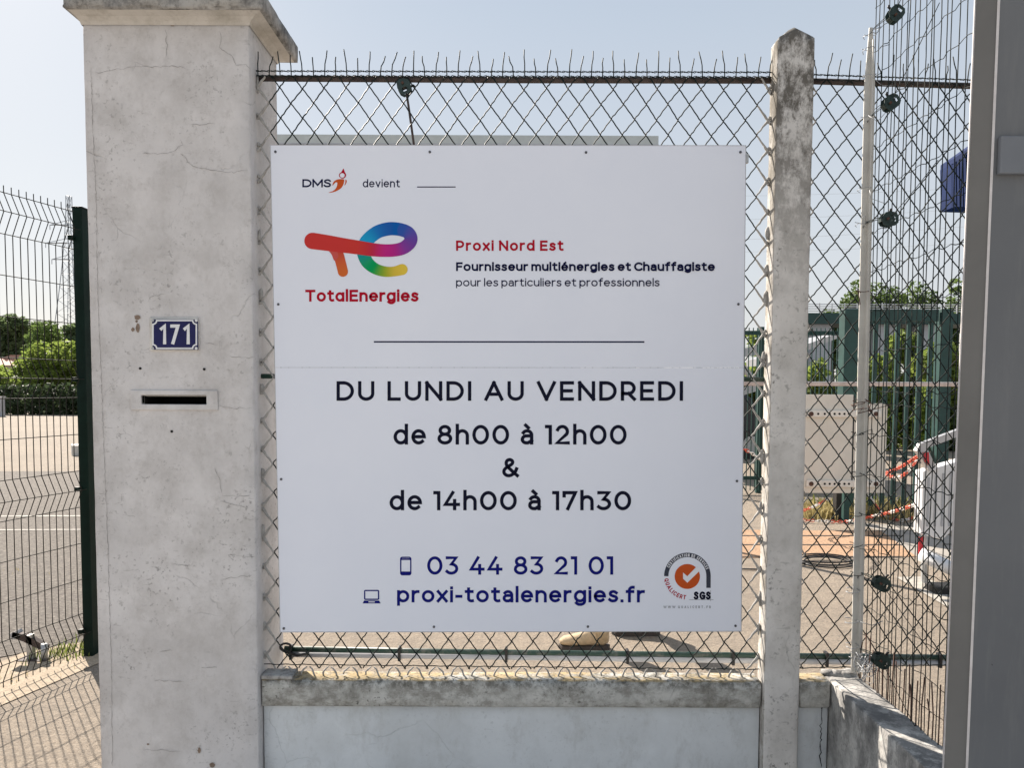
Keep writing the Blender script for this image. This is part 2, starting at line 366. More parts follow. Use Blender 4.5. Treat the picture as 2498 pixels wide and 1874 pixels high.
t = NT('terracotta_surface', .9, 0, .2)
c = t.mix(t.ramp(t.noise(1.2, 8, .7), [(.3, 0), (.7, 1)]), (.46, .28, .165), (.54, .36, .235)); c = t.mix(t.ramp(t.noise(45, 4, .7), [(.4, 0), (.6, 1)]), (.30, .20, .13), c)
t.col(c); M['terra'] = t.m
M['pave_bounce'] = simple('bounce_pale_sheet', (.56, .54, .51), .9, 0, .12, 6)
M['concrete'] = simple('pale_concrete', (.34, .31, .27), .9, 0, .18, 5); M['marking'] = simple('worn_white_line', (.40, .37, .32), .8, 0, .2, 20)
M['gravel'] = simple('sandy_strip', (.40, .32, .23), .95, 0, .3, 40, bump=.8)
M['cable_shade'] = simple('cable_shade_dark', (.06, .05, .045), .9)

# ================================================================== GROUND
tag(MB().quad([(-900, -60, 0), (900, -60, 0), (900, 1500, 0), (-900, 1500, 0)]).build('ground', M['yard']), kind='structure')
def sheet(name, pix, m, z=.004):
    return tag(MB().quad([tuple(G(x, y, z)) for x, y in pix]).build(name, m), kind='structure')
sheet('ramp', [(1700, 1362), (2236, 1358), (2150, 1296), (1700, 1292)], M['terra'])
sheet('path', [(2060, 1272), (2150, 1296), (2236, 1358), (2360, 1420), (2500, 1400), (2280, 1290)], M['concrete'])
sheet('road_marking', [(2185, 1408), (2312, 1482), (2330, 1440), (2250, 1407)], M['marking'], .008)
for y0, y1 in ((1256.5, 1258.5), (1290, 1291.8)):
    sheet('road_marking', [(-300, y0 + 4), (-300, y1 + 4), (420, y1), (420, y0)], M['marking'], .008)
for y0 in (1306, 1328, 1357): sheet('painted_cable_shadow', [(1700, y0 + 1.6), (2200, y0 + 2), (2200, y0 + .2), (1700, y0)], M['cable_shade'], .008)  # thin dark strips painting cable shadows on the terracotta
sheet('road', [(-1800, 1560), (-1200, 1150), (300, 1150), (300, 1552), (150, 1575), (-40, 1612)], M['asphalt'])
sheet('road', [(1700, 1090), (3200, 1075), (3200, 1033), (1700, 1033)], M['concrete'])
tag(MB().quad([(-1.33, 2.40, .004), (1.6, 2.40, .004), (6, -14, .004), (-8, -14, .004), (-2.6, .4, .004)]).build('bounce_pavement', M['pave_bounce']), kind='structure')  # pale sheet added mostly out of view to bounce sunlight onto sign and pillar
# ================================================================== GATE PILLAR
DP, DPB = 2.49, 2.78
XL, XR = -1.362, -.834
zc = P(400, 19, 2.43).z
pil = empty('gate_pillar', ((XL + XR) / 2, (DP + DPB) / 2, 0), 'broad whitewashed gate pillar with cracked plaster, flat stone cap and letter slot', 'pillar')
shaft = rough_box((XL, DP, 0), (XR, DPB, zc - .012), .045, .006, .0012, .004, 3).build('shaft', M['plaster'], pil, smooth=True)
# real letter opening cut through the front
a0 = P(346, 964, DP); a1 = P(505, 987, DP)
cutter = MB().box((a0.x, DP - .05, a1.z), (a1.x, DP + .16, a0.z)).build('cutter', None)
bo = shaft.modifiers.new('slot', 'BOOLEAN'); bo.object = cutter; bo.operation = 'DIFFERENCE'; bo.solver = 'EXACT'
bpy.context.view_layer.update()
me2 = bpy.data.meshes.new_from_object(shaft.evaluated_get(bpy.context.evaluated_depsgraph_get()))
shaft.modifiers.clear(); shaft.data = me2; bpy.data.objects.remove(cutter)
# letter slot surround: four bars butted round the opening
b0 = P(319, 952, DP); b1 = P(533, 1001, DP); y0, y1 = DP - .006, DP + .004
fr = MB()
fr.prism([(b0.x, y0, b1.z), (b1.x, y0, b1.z), (b1.x, y0, b0.z), (b0.x, y0, b0.z)], (0, 0, 0)) if False else None
outer = [(b0.x, b1.z), (b1.x, b1.z), (b1.x, b0.z), (b0.x, b0.z)]; inner = [(a0.x, a1.z), (a1.x, a1.z), (a1.x, a0.z), (a0.x, a0.z)]
vs = [(x, y0, z) for x, z in outer] + [(x, y0, z) for x, z in inner] + [(x, y1, z) for x, z in outer] + [(x, y1 + .012, z) for x, z in inner]
fs = []
for i in range(4):
    j = (i + 1) % 4
    fs += [(i, j, 4 + j, 4 + i), (8 + i, i, 4 * 0 + i, i) if False else (8 + j, j, i, 8 + i), (4 + i, 4 + j, 12 + j, 12 + i)]
slot = MB().add(vs, fs).build('mail_slot', M['plaster'], pil, bevel=.003)
lv_ = [(a0.x + .0008, a1.z + .0008), (a1.x - .0008, a1.z + .0008), (a1.x - .0008, a0.z - .0008), (a0.x + .0008, a0.z - .0008)]
MB().add([(x, DP + .017, z) for x, z in lv_] + [(x, DP + .155, z) for x, z in lv_], [(0, 1, 5, 4), (1, 2, 6, 5), (2, 3, 7, 6), (3, 0, 4, 7), (4, 5, 6, 7)]).build('slot_shade_liner', M['hole'], slot)  # black liner paints the shade inside the opening
MB().prism([(a0.x + .004, DP + .006, a0.z - .001), (a1.x - .004, DP + .006, a0.z - .001), (a1.x - .004, DP + .03, a0.z - .004), (a0.x + .004, DP + .03, a0.z - .004)], (0, .001, -.001)).build('slot_flap', M['mortar'], slot)
# cap
cx0, cx1 = P(147, 10, 2.43).x, P(722, 100, 2.80).x
cap = rough_box((cx0, 2.43, zc), (cx1, 2.84, zc + .066), .025, .01, .003, .016, 9).build('cap', M['cap'], pil, smooth=True)
q = .014
lo = [(XL - .001, DP - .001), (XR + .001, DP - .001), (XR + .001, DPB + .001), (XL - .001, DPB + .001)]
hi = [(cx0 + q, 2.43 + q), (cx1 - q, 2.43 + q), (cx1 - q, 2.84 - q), (cx0 + q, 2.84 - q)]
prof = [(0, 0), (.12, .35), (.45, .72), (1, 1)]
vs = []; fs = []
for tt, hh in prof:
    for (lx, ly), (hx, hy) in zip(lo, hi): vs.append((lx + (hx - lx) * tt, ly + (hy - ly) * tt, zc - .024 + .026 * hh))
for k in range(3):
    for i in range(4): fs.append((k*4+i, k*4+(i+1) % 4, k*4+4+(i+1) % 4, k*4+4+i))
MB().add(vs, fs).build('cap_moulding', M['soffit'], pil)
# cracks in the plaster (2 mm wide, broken lines)
ck = MB()
def crack(pix, wd=.0010, D=DP - .0012, mb=ck, jit=2.2):
    pts = []
    for (x0, y0), (x1, y1) in zip(pix, pix[1:]):
        n = max(2, int(math.hypot(x1-x0, y1-y0) / 7))
        for k in range(n): pts.append((x0 + (x1-x0)*k/n + random.uniform(-jit, jit), y0 + (y1-y0)*k/n + random.uniform(-jit, jit)))
    pts.append(pix[-1]); W = [P(x, y, D) for x, y in pts]
    L_ = []; Rr = []
    for i, p in enumerate(W):
        d = (W[min(i+1, len(W)-1)] - W[max(0, i-1)]).normalized(); nn = Vector((-d.z, 0, d.x)); h = wd * .5 * random.uniform(.35, 1.3) * (0.2 if i in (0, len(W)-1) else 1)
        L_.append(p + nn*h); Rr.append(p - nn*h)
    n = len(W); mb.add(L_ + Rr, [(i, i+1, n+i+1, n+i) for i in range(n-1)])
for c_ in ([(536, 75), (541, 100), (537, 116), (560, 132), (577, 157), (600, 158), (612, 168)], [(232, 178), (270, 170), (330, 163), (370, 162), (440, 161), (465, 170)], [(405, 70), (407, 115), (404, 140)],
    [(465, 305), (500, 301), (526, 302)], [(345, 372), (400, 375), (430, 365), (445, 352), (441, 340)], [(440, 372), (470, 405), (520, 415), (570, 420), (605, 414)], [(560, 868), (600, 873), (622, 871)],
    [(500, 838), (530, 842)], [(524, 1140), (537, 1175), (540, 1205)], [(540, 1208), (580, 1212), (612, 1208)], [(536, 1222), (570, 1232), (602, 1240)], [(556, 1352), (590, 1357), (622, 1358)], [(420, 1376), (470, 1382)],
    [(374, 1660), (400, 1662), (450, 1664)], [(390, 1590), (420, 1588)], [(488, 1632), (530, 1630)], [(540, 1415), (580, 1408), (615, 1404)], [(350, 1830), (400, 1832), (440, 1836)], [(300, 1258), (330, 1261)],
    [(530, 990), (570, 996), (615, 995)], [(250, 1425), (265, 1420)], [(236, 1205), (262, 1206)], [(360, 735), (372, 722), (400, 718)]): crack(c_)
crack([(222, 170), (226, 300), (234, 470), (238, 700), (246, 900), (254, 1100), (262, 1300), (268, 1500), (272, 1640), (274, 1870)], .0011, jit=1.2)
ck.build('crack', simple('crack_dark', (.20, .185, .17), .9), pil)
pe = MB()
def patch(cx, cy, rx, ry, D, mb, n=14, sd=0):
    mb.quad([tuple(P(cx + rx*math.cos(-2*math.pi*k/n)*(1+.5*noise.noise((k*.9, sd, 1))), cy + ry*math.sin(-2*math.pi*k/n)*(1+.5*noise.noise((k*.7, sd, 5))), D)) for k in range(n)])
for k, (x, y, a_, b_) in enumerate(((335, 774, 7, 6), (336, 800, 5, 11), (324, 804, 4, 5), (333, 784, 3, 3), (420, 60, 5, 3), (486, 1832, 4, 7), (518, 1868, 7, 6), (361, 1817, 3, 2))): patch(x, y, a_, b_, DP - .0009, pe, sd=k)
pe.build('bare_spot', M['peel'], pil)
for x, y in ((342, 899), (498, 901), (419, 1053)):
    h = MB(); c0 = P(x, y, DP); h.tube([c0 + Vector((0, -.0014, 0)), c0 + Vector((0, .002, 0))], .0042, 10); h.build('drill_hole', M['hole'], pil)
# ================================================================== HOUSE NUMBER PLATE
import itertools
def arc(cx, cy, rx, ry, a0, a1, n=None):
    n = n or max(4, int(abs(a1 - a0) / 11)); return [(cx + rx*math.cos(R(a0 + (a1-a0)*k/n)), cy + ry*math.sin(R(a0 + (a1-a0)*k/n))) for k in range(n+1)]
X_ = .74
def ring(cx, cy, rx, ry): return arc(cx, cy, rx, ry, 0, 360, 32)[:-1] + ['c']
def GLY(ch, geo=True):
    A = arc; x = X_
    a2 = [[(.5, 0), (.5, .47)] + A(.255, .47, .245, .27, 0, 145)[1:], [(.5, .43), (.21, .43)] + A(.21, .215, .21, .215, 90, 270)[1:] + [(.30, 0), (.5, .14)]]
    e_ = [[(.01, .38), (.6, .38)] + A(.3, .37, .3, .37, 0, 312)[1:]]
    D = {
    'D': (.74, [[(0,0),(0,1),(.28,1)] + A(.28,.5,.46,.5,90,-90)[1:] + [(0,0),'c']]), 'U': (.68, [[(0,1),(0,.36)] + A(.34,.34,.34,.34,180,360)[1:] + [(.68,1)]]),
    'L': (.52, [[(0,1),(0,0),(.52,0)]]), 'N': (.72, [[(0,0),(0,1)],[(0,1),(.72,0)],[(.72,0),(.72,1)]]), 'I': (0, [[(0,0),(0,1)]]),
    'A': (.82, [[(0,0),(.41,1)],[(.41,1),(.82,0)],[(.17,.30),(.65,.30)]]), 'V': (.82, [[(0,1),(.41,0)],[(.41,0),(.82,1)]]), 'E': (.56, [[(.56,1),(0,1),(0,0),(.56,0)],[(0,.51),(.5,.51)]]),
    'R': (.62, [[(0,0),(0,1),(.3,1)] + A(.3,.67,.31,.33,90,-90)[1:] + [(0,.34)],[(.33,.34),(.62,0)]]), 'P': (.62, [[(0,0),(0,1),(.3,1)] + A(.3,.67,.32,.33,90,-90)[1:] + [(0,.34)]]),
    'T': (.7, [[(0,1),(.7,1)],[(.35,1),(.35,0)]]), 'F': (.54, [[(0,0),(0,1),(.54,1)],[(0,.5),(.48,.5)]]), 'C': (.72, [A(.44,.5,.44,.5,46,314)]), 'M': (.86, [[(0,0),(0,1)],[(0,1),(.43,.2)],[(.43,.2),(.86,1)],[(.86,1),(.86,0)]]),
    'S': (.56, [cr([(.54,.84),(.42,.97),(.25,1),(.06,.88),(.06,.67),(.24,.55),(.44,.45),(.56,.27),(.47,.06),(.27,0),(.1,.04),(0,.16)], 5)]), 'G': (.76, [A(.44,.5,.44,.5,46,350) , [(.78,.42),(.78,.08)],[(.5,.45),(.78,.45)]]),
    'Q': (.84, [ring(.42,.5,.42,.5),[(.5,.2),(.8,-.1)]]), 'W': (1.1, [[(0,1),(.28,0)],[(.28,0),(.55,1)],[(.55,1),(.82,0)],[(.82,0),(1.1,1)]]), 'B': (.6, []), 'O': (.84, [ring(.42,.5,.42,.5)]),
    'o': (.62, [ring(.31,.37,.31,.37)]), 'e': (.6, e_), 'd': (.6, [ring(.3,.37,.3,.37),[(.6,0),(.6,1.07)]]), 'h': (.54, [[(0,0),(0,1.07)],[(0,.40)] + A(.27,.44,.27,.30,170,0) + [(.54,0)]]),
    'n': (.54, [[(0,0),(0,x)],[(0,.40)] + A(.27,.44,.27,.30,170,0) + [(.54,0)]]), 'u': (.54, [[(0,x),(0,.3)] + A(.27,.30,.27,.30,180,350)[1:],[(.54,0),(.54,x)]]),
    'm': (.92, [[(0,0),(0,x)],[(0,.42)] + A(.23,.46,.23,.28,170,0) + [(.46,0)],[(.46,.42)] + A(.69,.46,.23,.28,170,0) + [(.92,0)]]), 'r': (.32, [[(0,0),(0,x)],[(0,.38)] + A(.29,.42,.29,.32,175,84)]),
    'p': (.6, [ring(.3,.37,.3,.37),[(0,-.27),(0,x)]]), 'g': (.6, [ring(.3,.37,.3,.37),[(.6,x),(.6,.02)] + A(.31,-.02,.29,.26,0,-148)[1:]]), 'a': (.5, a2), 'ɑ': (.6, [ring(.3,.37,.3,.37),[(.6,0),(.6,x)]]),
    'i': (0, [[(0,0),(0,x)],[(-.001,1.03),(.001,1.03)]]), 'l': (0, [[(0,0),(0,1.07)]]), 't': (.40, [[(.15,.95),(.15,.19)] + A(.34,.19,.19,.19,180,290)[1:],[(0,x),(.38,x)]]),
    's': (.45, [cr([(.42,.64),(.32,.72),(.2,.74),(.05,.66),(.06,.48),(.22,.39),(.38,.32),(.45,.19),(.36,.04),(.2,0),(.08,.03),(0,.1)], 5)]), 'x': (.52, [[(0,0),(.52,x)],[(0,x),(.52,0)]]),
    'v': (.56, [[(0,x),(.28,0)],[(.28,0),(.56,x)]]), 'f': (.38, [[(.14,0),(.14,.85)] + A(.35,.85,.21,.23,180,80)[1:],[(0,x),(.36,x)]]), '-': (.27, [[(0,.36),(.27,.36)]]), '.': (0, [[(-.001,0),(.001,0)]]), 'c': (.54, [A(.31,.37,.31,.37,46,314)]),
    'é': (.6, e_ + [[(.24,.93),(.38,1.08)]]), 'à': (.5, a2 + [[(.32,.93),(.18,1.08)]]),
    '0': (.72, [ring(.36,.5,.36,.5)]), '1': (.20, [[(0,1),(.2,1),(.2,0)]]), '2': (.60, [A(.29,.70,.27,.30,158,-38) + [(0,0),(.6,0)]]), '3': (.58, [[(.02,1),(.54,1),(.26,.59)] + A(.26,.295,.32,.295,86,-142)]),
    '4': (.70, [[(.40,1),(0,.26),(.70,.26)],[(.50,.50),(.50,0)]]), '7': (.60, [[(0,.80),(0,1),(.6,1),(.2,0)]]), '8': (.62, [ring(.31,.765,.25,.235),ring(.31,.265,.31,.265)]),
    '&': (.68, [cr([(.68,0),(.45,.25),(.18,.58),(.12,.78),(.16,.93),(.29,1),(.42,.93),(.44,.8),(.36,.68),(.15,.52),(.02,.35),(.02,.15),(.14,.02),(.3,0),(.47,.1),(.58,.25),(.64,.42)], 5)]),
    '!1': (.26, [[(0,.84),(.26,1),(.26,0)]]), '!7': (.5, [[(0,1),(.5,1),(.1,0)]]),
    }
    return D[ch]
def ribbon2(pts, w, ext=True):
    """2-D stroke -> left/right rails; pts in pixel units"""
    closed = pts[-1] == 'c'; pts = [p for p in pts if p != 'c']
    if closed and len(pts) > 1 and math.dist(pts[0], pts[-1]) < 1e-6: pts = pts[:-1]
    q = [pts[0]]
    for p in pts[1:]:
        if math.dist(p, q[-1]) > 1e-5: q.append(p)
    pts = q; n = len(pts)
    if not closed and ext and n > 1:
        def push(a, b):
            d = math.dist(a, b); return (a[0] + (a[0]-b[0]) / d * w/2, a[1] + (a[1]-b[1]) / d * w/2)
        pts[0] = push(pts[0], pts[1]); pts[-1] = push(pts[-1], pts[-2])
    Lr, Rr = [], []
    for i in range(n):
        a = pts[i-1] if (closed or i > 0) else pts[i]; b = pts[(i+1) % n] if (closed or i < n-1) else pts[i]; p = pts[i]
        def nrm(u, v):
            dx, dy = v[0]-u[0], v[1]-u[1]; l = math.hypot(dx, dy) or 1; return (-dy/l, dx/l)
        n1 = nrm(a, p) if a != p else nrm(p, b); n2 = nrm(p, b) if b != p else n1
        mx, my = n1[0]+n2[0], n1[1]+n2[1]; l = math.hypot(mx, my) or 1; mx /= l; my /= l
        k = 1 / max(.55, mx*n1[0] + my*n1[1])
        Lr.append((p[0] + mx*k*w/2, p[1] + my*k*w/2)); Rr.append((p[0] - mx*k*w/2, p[1] - my*k*w/2))
    return Lr, Rr, closed
def put(mb, Lr, Rr, closed, D, off):
    n = len(Lr); vs = [P(x, y, D - off) for x, y in Lr] + [P(x, y, D - off) for x, y in Rr]
    mb.add(vs, [(i, (i+1) % n, n + (i+1) % n, n + i) for i in range(n if closed else n-1)])
def text(name, s, x0, x1, ytop, ybase, wpx, m, parent, D, gap=.16, space=.42, off=.0006, capw=None, curve=None, sub=None):
    wpx *= 1.07; H = ybase - ytop; w = wpx / H; items = []
    fixed = 0; flex = 0
    for k, ch in enumerate(s):
        if ch == ' ': fixed += space; items.append(None); continue
        W, st = GLY(ch if len(ch) == 1 else ch); items.append((W, st)); flex += W; fixed += w
        if k < len(s)-1: fixed += gap
    tot = (x1 - x0) / H; k = (tot - fixed) / flex
    mb = MB(); cx = 0; si = 0
    for it in items:
        if it is None: cx += space; continue
        W, st = it
        for pl in st:
            pts = []
            for p in pl:
                if p == 'c': pts.append('c'); continue
                gx = cx + w/2 + p[0]*k; gy = w/2 + p[1]*(1 - w)
                pts.append((x0 + gx*H, ybase - gy*H) if curve is None else curve(gx, gy, tot))
            Lr, Rr, cl = ribbon2(pts, wpx); put(mb, Lr, Rr, cl, D, off + si*.00003); si += 1
        cx += W*k + w + gap
    return mb.build(name, m, parent)
np0 = P(426, 816, DP - .01)
npl = empty('house_number_plate', np0, 'blue enamel house number plate reading 171 above the letter slot', 'number plate')
f0_, f1_ = P(365, 774, DP), P(486, 857, DP)
rough_box((f0_.x, DP - .006, f1_.z), (f1_.x, DP + .004, f0_.z), .012, .003, .0008, .004, 5).build('mortar_bed', M['mortar'], npl, smooth=True)
p0, p1 = P(369.5, 778.5, DP - .012), P(482.5, 853.5, DP - .012)
MB().box((p0.x, DP - .0095, p1.z), (p1.x, DP - .005, p0.z)).build('enamel_sheet', M['enamel'], npl, bevel=.0012)
DN = DP - .0095
def bp(a, b, r=9):   # border path with scooped corners
    (ax, ay), (bx, by) = a, b; o = []
    for cx, cy, a0 in ((ax, ay, 90), (bx, ay, 180), (bx, by, 270), (ax, by, 0)):
        o += [(cx + r*math.cos(R(a0 - 90*t/6)), cy + r*math.sin(R(a0 - 90*t/6))) for t in range(7)]
    return o + ['c']
bm_ = MB(); put(bm_, *ribbon2(bp((373, 782), (479, 850)), 3.6), DN, .0005); bm_.build('border', M['enamelw'], npl)
text('digits', ['!1', '!7', '!1'], 390, 463, 791.5, 840, 7.4, M['enamelw'], npl, DN, gap=.20)
for x, y in ((373, 782), (479, 782), (373, 850), (479, 850)):
    h = MB(); c0 = P(x, y, DN); h.tube([c0 + Vector((0, -.002, 0)), c0 + Vector((0, .002, 0))], .0045, 10); h.build('screw', M['whitep'] if x > 400 else M['galv'], npl)
# ================================================================== NOTICE BOARD
DS = 2.542
nb0 = P(1249, 1543, DS)
nb = empty('notice_board', nb0, 'large white notice board with opening hours and rainbow logo, screwed to the wire fence', 'sign')
def bslab(c, m_, name):
    f = [P(x, y, DS) for x, y in c]; 
    return MB().prism(f[::-1], (0, .004, 0)).build(name, m_, nb, fixn=True)
bslab([(658.5, 352.5), (1820.5, 353.7), (1815.2, 896.6), (670.8, 896.3)], M['sign'], 'board')
bslab([(670.8, 897.1), (1815.2, 897.4), (1809, 1542), (682.5, 1544)], M['sign'], 'board')
e = MB(); L1, R1, c1 = ribbon2([(659.5, 353.6), (1819.5, 354.8), (1808, 1541), (683.5, 1543), 'c'], 1.6); put(e, L1, R1, c1, DS, .0003); e.build('edge_line', M['sign_edge'], nb)
Tn = lambda s, *a, **k: text('lettering', s, *a, nb, DS, **k)
Tn('DMS', 737.5, 807.5, 436.7, 456.5, 3.6, M['navy'], gap=.10)
Tn('devient', 885, 975.5, 437.5, 456.5, 2.5, M['navy'], gap=.13)
Tn('TotɑlEnergies', 744.6, 1020.8, 706.8, 735.8, 5.6, M['red'], gap=.11)
Tn('Proxi Nord Est', 1112.5, 1374.6, 586.5, 611.6, 4.7, M['red'], gap=.17, space=.36)
Tn('Fournisseur multiénergies et Chauffagiste', 1112.5, 1744, 639.7, 661, 4.3, M['navy'], gap=.10, space=.26)
Tn('pour les particuliers et professionnels', 1112.5, 1609, 679.3, 698.5, 2.5, M['navy'], gap=.13, space=.28)
Tn('DU LUNDI AU VENDREDI', 820.9, 1666.3, 930.2, 978, 7.6, M['ink'], gap=.21, space=.46)
Tn('de 8h00 à 12h00', 960, 1528.5, 1037, 1085, 7.6, M['ink'], gap=.17, space=.42)
Tn('&', 1225, 1266, 1117.8, 1164.8, 7.6, M['ink'])
Tn('de 14h00 à 17h30', 950.4, 1539.6, 1198.5, 1245.5, 7.6, M['ink'], gap=.17, space=.42)
Tn('03 44 83 21 01', 1042, 1495.8, 1358, 1402.8, 6.8, M['blue'], gap=.16, space=.46)
Tn('proxi-totalenergies.fr', 968.5, 1573, 1432.5, 1470.5, 6.6, M['blue'], gap=.15)
def line(pts, w, m, name='rule', off=.0006):
    mb = MB(); put(mb, *ribbon2(list(pts), w, ext=False), DS, off); return mb.build(name, m, nb)
line([(1017.5, 455.8), (1111.5, 455.8)], 2.4, M['navy']); line([(912, 834), (1572, 834.3)], 3.6, M['navy'])
def poly(pts, m, name, off=.0006):
    p3 = [P(x, y, DS - off) for x, y in pts]; return MB().quad(p3).build(name, m, nb)
zl = lambda L: [(700 + x*.2412, 380 + y*.2412) for x, y in L]
# flame figure
body = cr([(420,371),(470,352),(500,318),(509,274),(492,268),(460,300),(472,262),(505,240),(545,234),(578,240),(572,285),(548,325),(508,352),(462,368)], 5, True)
poly(zl(body), M['orange'], 'flame_figure')
poly(zl(cr([(592,238),(604,250),(601,274),(582,300),(590,268)], 4, True)), M['orange'], 'flame_figure')
drop = cr([(571,128),(584,160),(598,188),(592,214),(572,227),(545,224),(527,205),(530,180),(552,160)], 4, True); hc = (559, 197)
ang = [math.atan2(y - hc[1], x - hc[0]) for x, y in drop]; inn = [(hc[0] + 25*math.cos(a), hc[1] + 23*math.sin(a)) for a in ang]
mb = MB(); put(mb, zl(drop), zl(inn), True, DS, .0006); mb.build('flame_figure', M['red'], nb)
# rainbow monogram: ribbons with printed colour running along the stroke
def gr(path, off, name='monogram'):
    pts = cr(path, 10); mb = MB(); mb.c = []; Lr = []; Rr = []; n = len(pts)
    def cap_(p, d, r, col, sgn):
        nx, ny = -d[1], d[0]; ring_ = [(p[0] + r*(nx*math.cos(a)*1 + sgn*d[0]*math.sin(a)), p[1] + r*(ny*math.cos(a) + sgn*d[1]*math.sin(a))) for a in [math.pi*k/10 for k in range(11)]]
        z_ = zl(ring_); mb.add([P(x, y, DS - off) for x, y in z_], [tuple(range(11))]); mb.c += [col]*11
    for i, p in enumerate(pts):
        a = pts[max(0, i-1)]; b = pts[min(n-1, i+1)]; dx, dy = b[0]-a[0], b[1]-a[1]; l = math.hypot(dx, dy); dx /= l; dy /= l; h = p[2]/2
        Lr.append((p[0]-dy*h, p[1]+dx*h)); Rr.append((p[0]+dy*h, p[1]-dx*h))
        if i == 0: cap_(p, (dx, dy), h, p[3:6], -1)
        if i == n-1: cap_(p, (dx, dy), h, p[3:6], 1)
    k = len(mb.v); put(mb, zl(Lr), zl(Rr), False, DS, off); cs = [tuple(max(0, c) for c in p[3:6]) for p in pts]; mb.c += cs + cs
    mb.c = [tuple(max(0, v) for v in c) for c in mb.c]
    return mb.build(name, M['grad'], nb)
RED = (.56, .04, .035); MAG = (.50, .02, .19); PUR = (.16, .05, .30); BLU = (.012, .10, .38); SKY = (.012, .30, .55); TEA = (.01, .26, .30); GRN = (.015, .32, .07); YG = (.28, .38, .03); YEL = (.72, .52, .06); ORA = (.62, .14, .03)
gr([(1200,762,128,*PUR),(1130,742,132,*BLU),(1030,738,134,*BLU),(920,768,134,.012,.16,.45),(830,835,134,*SKY),(783,905,136,*SKY),(775,985,132,*TEA),(812,1075,124,.012,.30,.14),(890,1140,112,*GRN),(985,1170,106,*YG),(1080,1170,100,.62,.46,.05),(1165,1150,112,*YEL)], .0007)
gr([(492,930,100,*RED),(520,1000,108,.55,.07,.04),(545,1085,104,.60,.11,.035),(566,1172,104,*ORA)], .0009)
gr([(258,860,166,*RED),(400,880,160,*RED),(560,904,148,*RED),(720,927,140,*RED),(860,948,134,.50,.025,.06),(980,958,128,*MAG),(1090,954,128,.42,.02,.22),(1180,930,130,.24,.04,.29),(1240,880,132,*PUR),(1254,830,132,.12,.06,.33),(1228,780,130,.08,.08,.36),(1180,752,128,.03,.09,.37)], .0011)
poly(zl(cr([(380,945),(420,962),(452,1000),(480,1060),(520,1010),(480,940)], 4, True)), simple('print_red_orange', (.54, .06, .045), .45), 'monogram', .0010)
# phone and laptop pictograms
def rrect(x0, y0, x1, y1, r):
    o = []
    for cx, cy, a in ((x1-r, y0+r, -90), (x1-r, y1-r, 0), (x0+r, y1-r, 90), (x0+r, y0+r, 180)): o += [(cx + r*math.cos(R(a+90*t/4)), cy + r*math.sin(R(a+90*t/4))) for t in range(5)]
    return o
mb = MB(); put(mb, *ribbon2(rrect(977.5, 1360.5, 1002, 1403, 4) + ['c'], 3.2), DS, .0006)
put(mb, *ribbon2([(978, 1365), (1001, 1365)], 4, False), DS, .0007); put(mb, *ribbon2([(978, 1398.5), (1001, 1398.5)], 7, False), DS, .0007); mb.build('phone_pictogram', M['blue'], nb)
mb = MB(); put(mb, *ribbon2(rrect(889.5, 1441.5, 923.5, 1463, 2) + ['c'], 3.2), DS, .0006); mb.quad([tuple(P(x, y, DS - .0007)) for x, y in ((888, 1466), (925, 1466), (928.5, 1473), (884.5, 1473))][::-1]); mb.build('laptop_pictogram', M['blue'], nb)
poly([(899, 1468.3), (914, 1468.3), (914, 1470.6), (899, 1470.6)], M['signwhite'], 'laptop_pictogram', .0010)
# certification mark
Q = lambda x, y: (1600 + x*.09645, 1340 + y*.09645)
mb = MB(); pth = [Q(797 + 535*math.cos(R(a)), 690 - 540*math.sin(R(a))) for a in range(180, -1, -6)] + [Q(1331, 985)]
put(mb, *ribbon2(pth, 10.6, False), DS, .0006); mb.build('certification_mark', M['slate'], nb)
poly([Q(795 + 320*math.cos(R(a)), 697 - 316*math.sin(R(a))) for a in range(0, 360, 8)], M['orange'], 'certification_mark')
poly([Q(*p) for p in ((688, 598), (795, 690), (1045, 430), (1140, 520), (795, 855), (688, 752))], M['signwhite'], 'certification_mark', .0009)
def arcline(r, a0, a1, H, flip=False):
    def f(gx, gy, tot):
        a = R(a0 + (a1 - a0) * gx / tot)
        rr = (r + (gy - .5)*H) if not flip else (r - (gy - .5)*H)
        return Q(797 + rr*math.cos(a), 692 - rr*math.sin(a))
    return f
text('certification_mark', 'CERTIFICATION DE SERVICES', 0, 1200*.09645, 0, 7.2, 1.25, M['signwhite'], nb, DS, gap=.24, space=.4, off=.0009, curve=arcline(537, 155, 20, 78))
text('certification_mark', 'QUALICERT', 0, 780*.09645, 0, 10.5, 1.9, M['red'], nb, DS, gap=.22, curve=arcline(535, 186, 266, 108, True))
Tn('SGS', Q(958, 0)[0], Q(1385, 0)[0], Q(0, 1078)[1], Q(0, 1282)[1], 4.6, M['ink'], gap=.10)
Tn('WWW', Q(190, 0)[0], Q(495, 0)[0], Q(0, 1437)[1], Q(0, 1500)[1], 1.0, M['greyink'], gap=.5)
Tn('QUALICERT.FR', Q(560, 0)[0], Q(1388, 0)[0], Q(0, 1437)[1], Q(0, 1500)[1], 1.1, M['greyink'], gap=.6)
line([Q(840, 1284), Q(1455, 1284)], 1.1, M['greyink']); line([Q(1385, 1040), Q(1385, 1325)], .9, M['greyink'])
for x, y in ((672, 370), (1048.5, 370.5), (1429.5, 371.5), (1806, 371), (679, 742.5), (1801, 742), (686, 1169.5), (1797.5, 1174), (692.5, 1534), (1058.5, 1530), (1434, 1529.5), (1794, 1527.5)):
    c0 = P(x, y, DS); h = MB(); h.tube([c0 + Vector((0, .004, 0)), c0 + Vector((0, -.0022, 0)), c0 + Vector((0, -.0032, 0))], [.0042, .0042, .0026], 10)
    h.build('screw', M['screw'], nb)
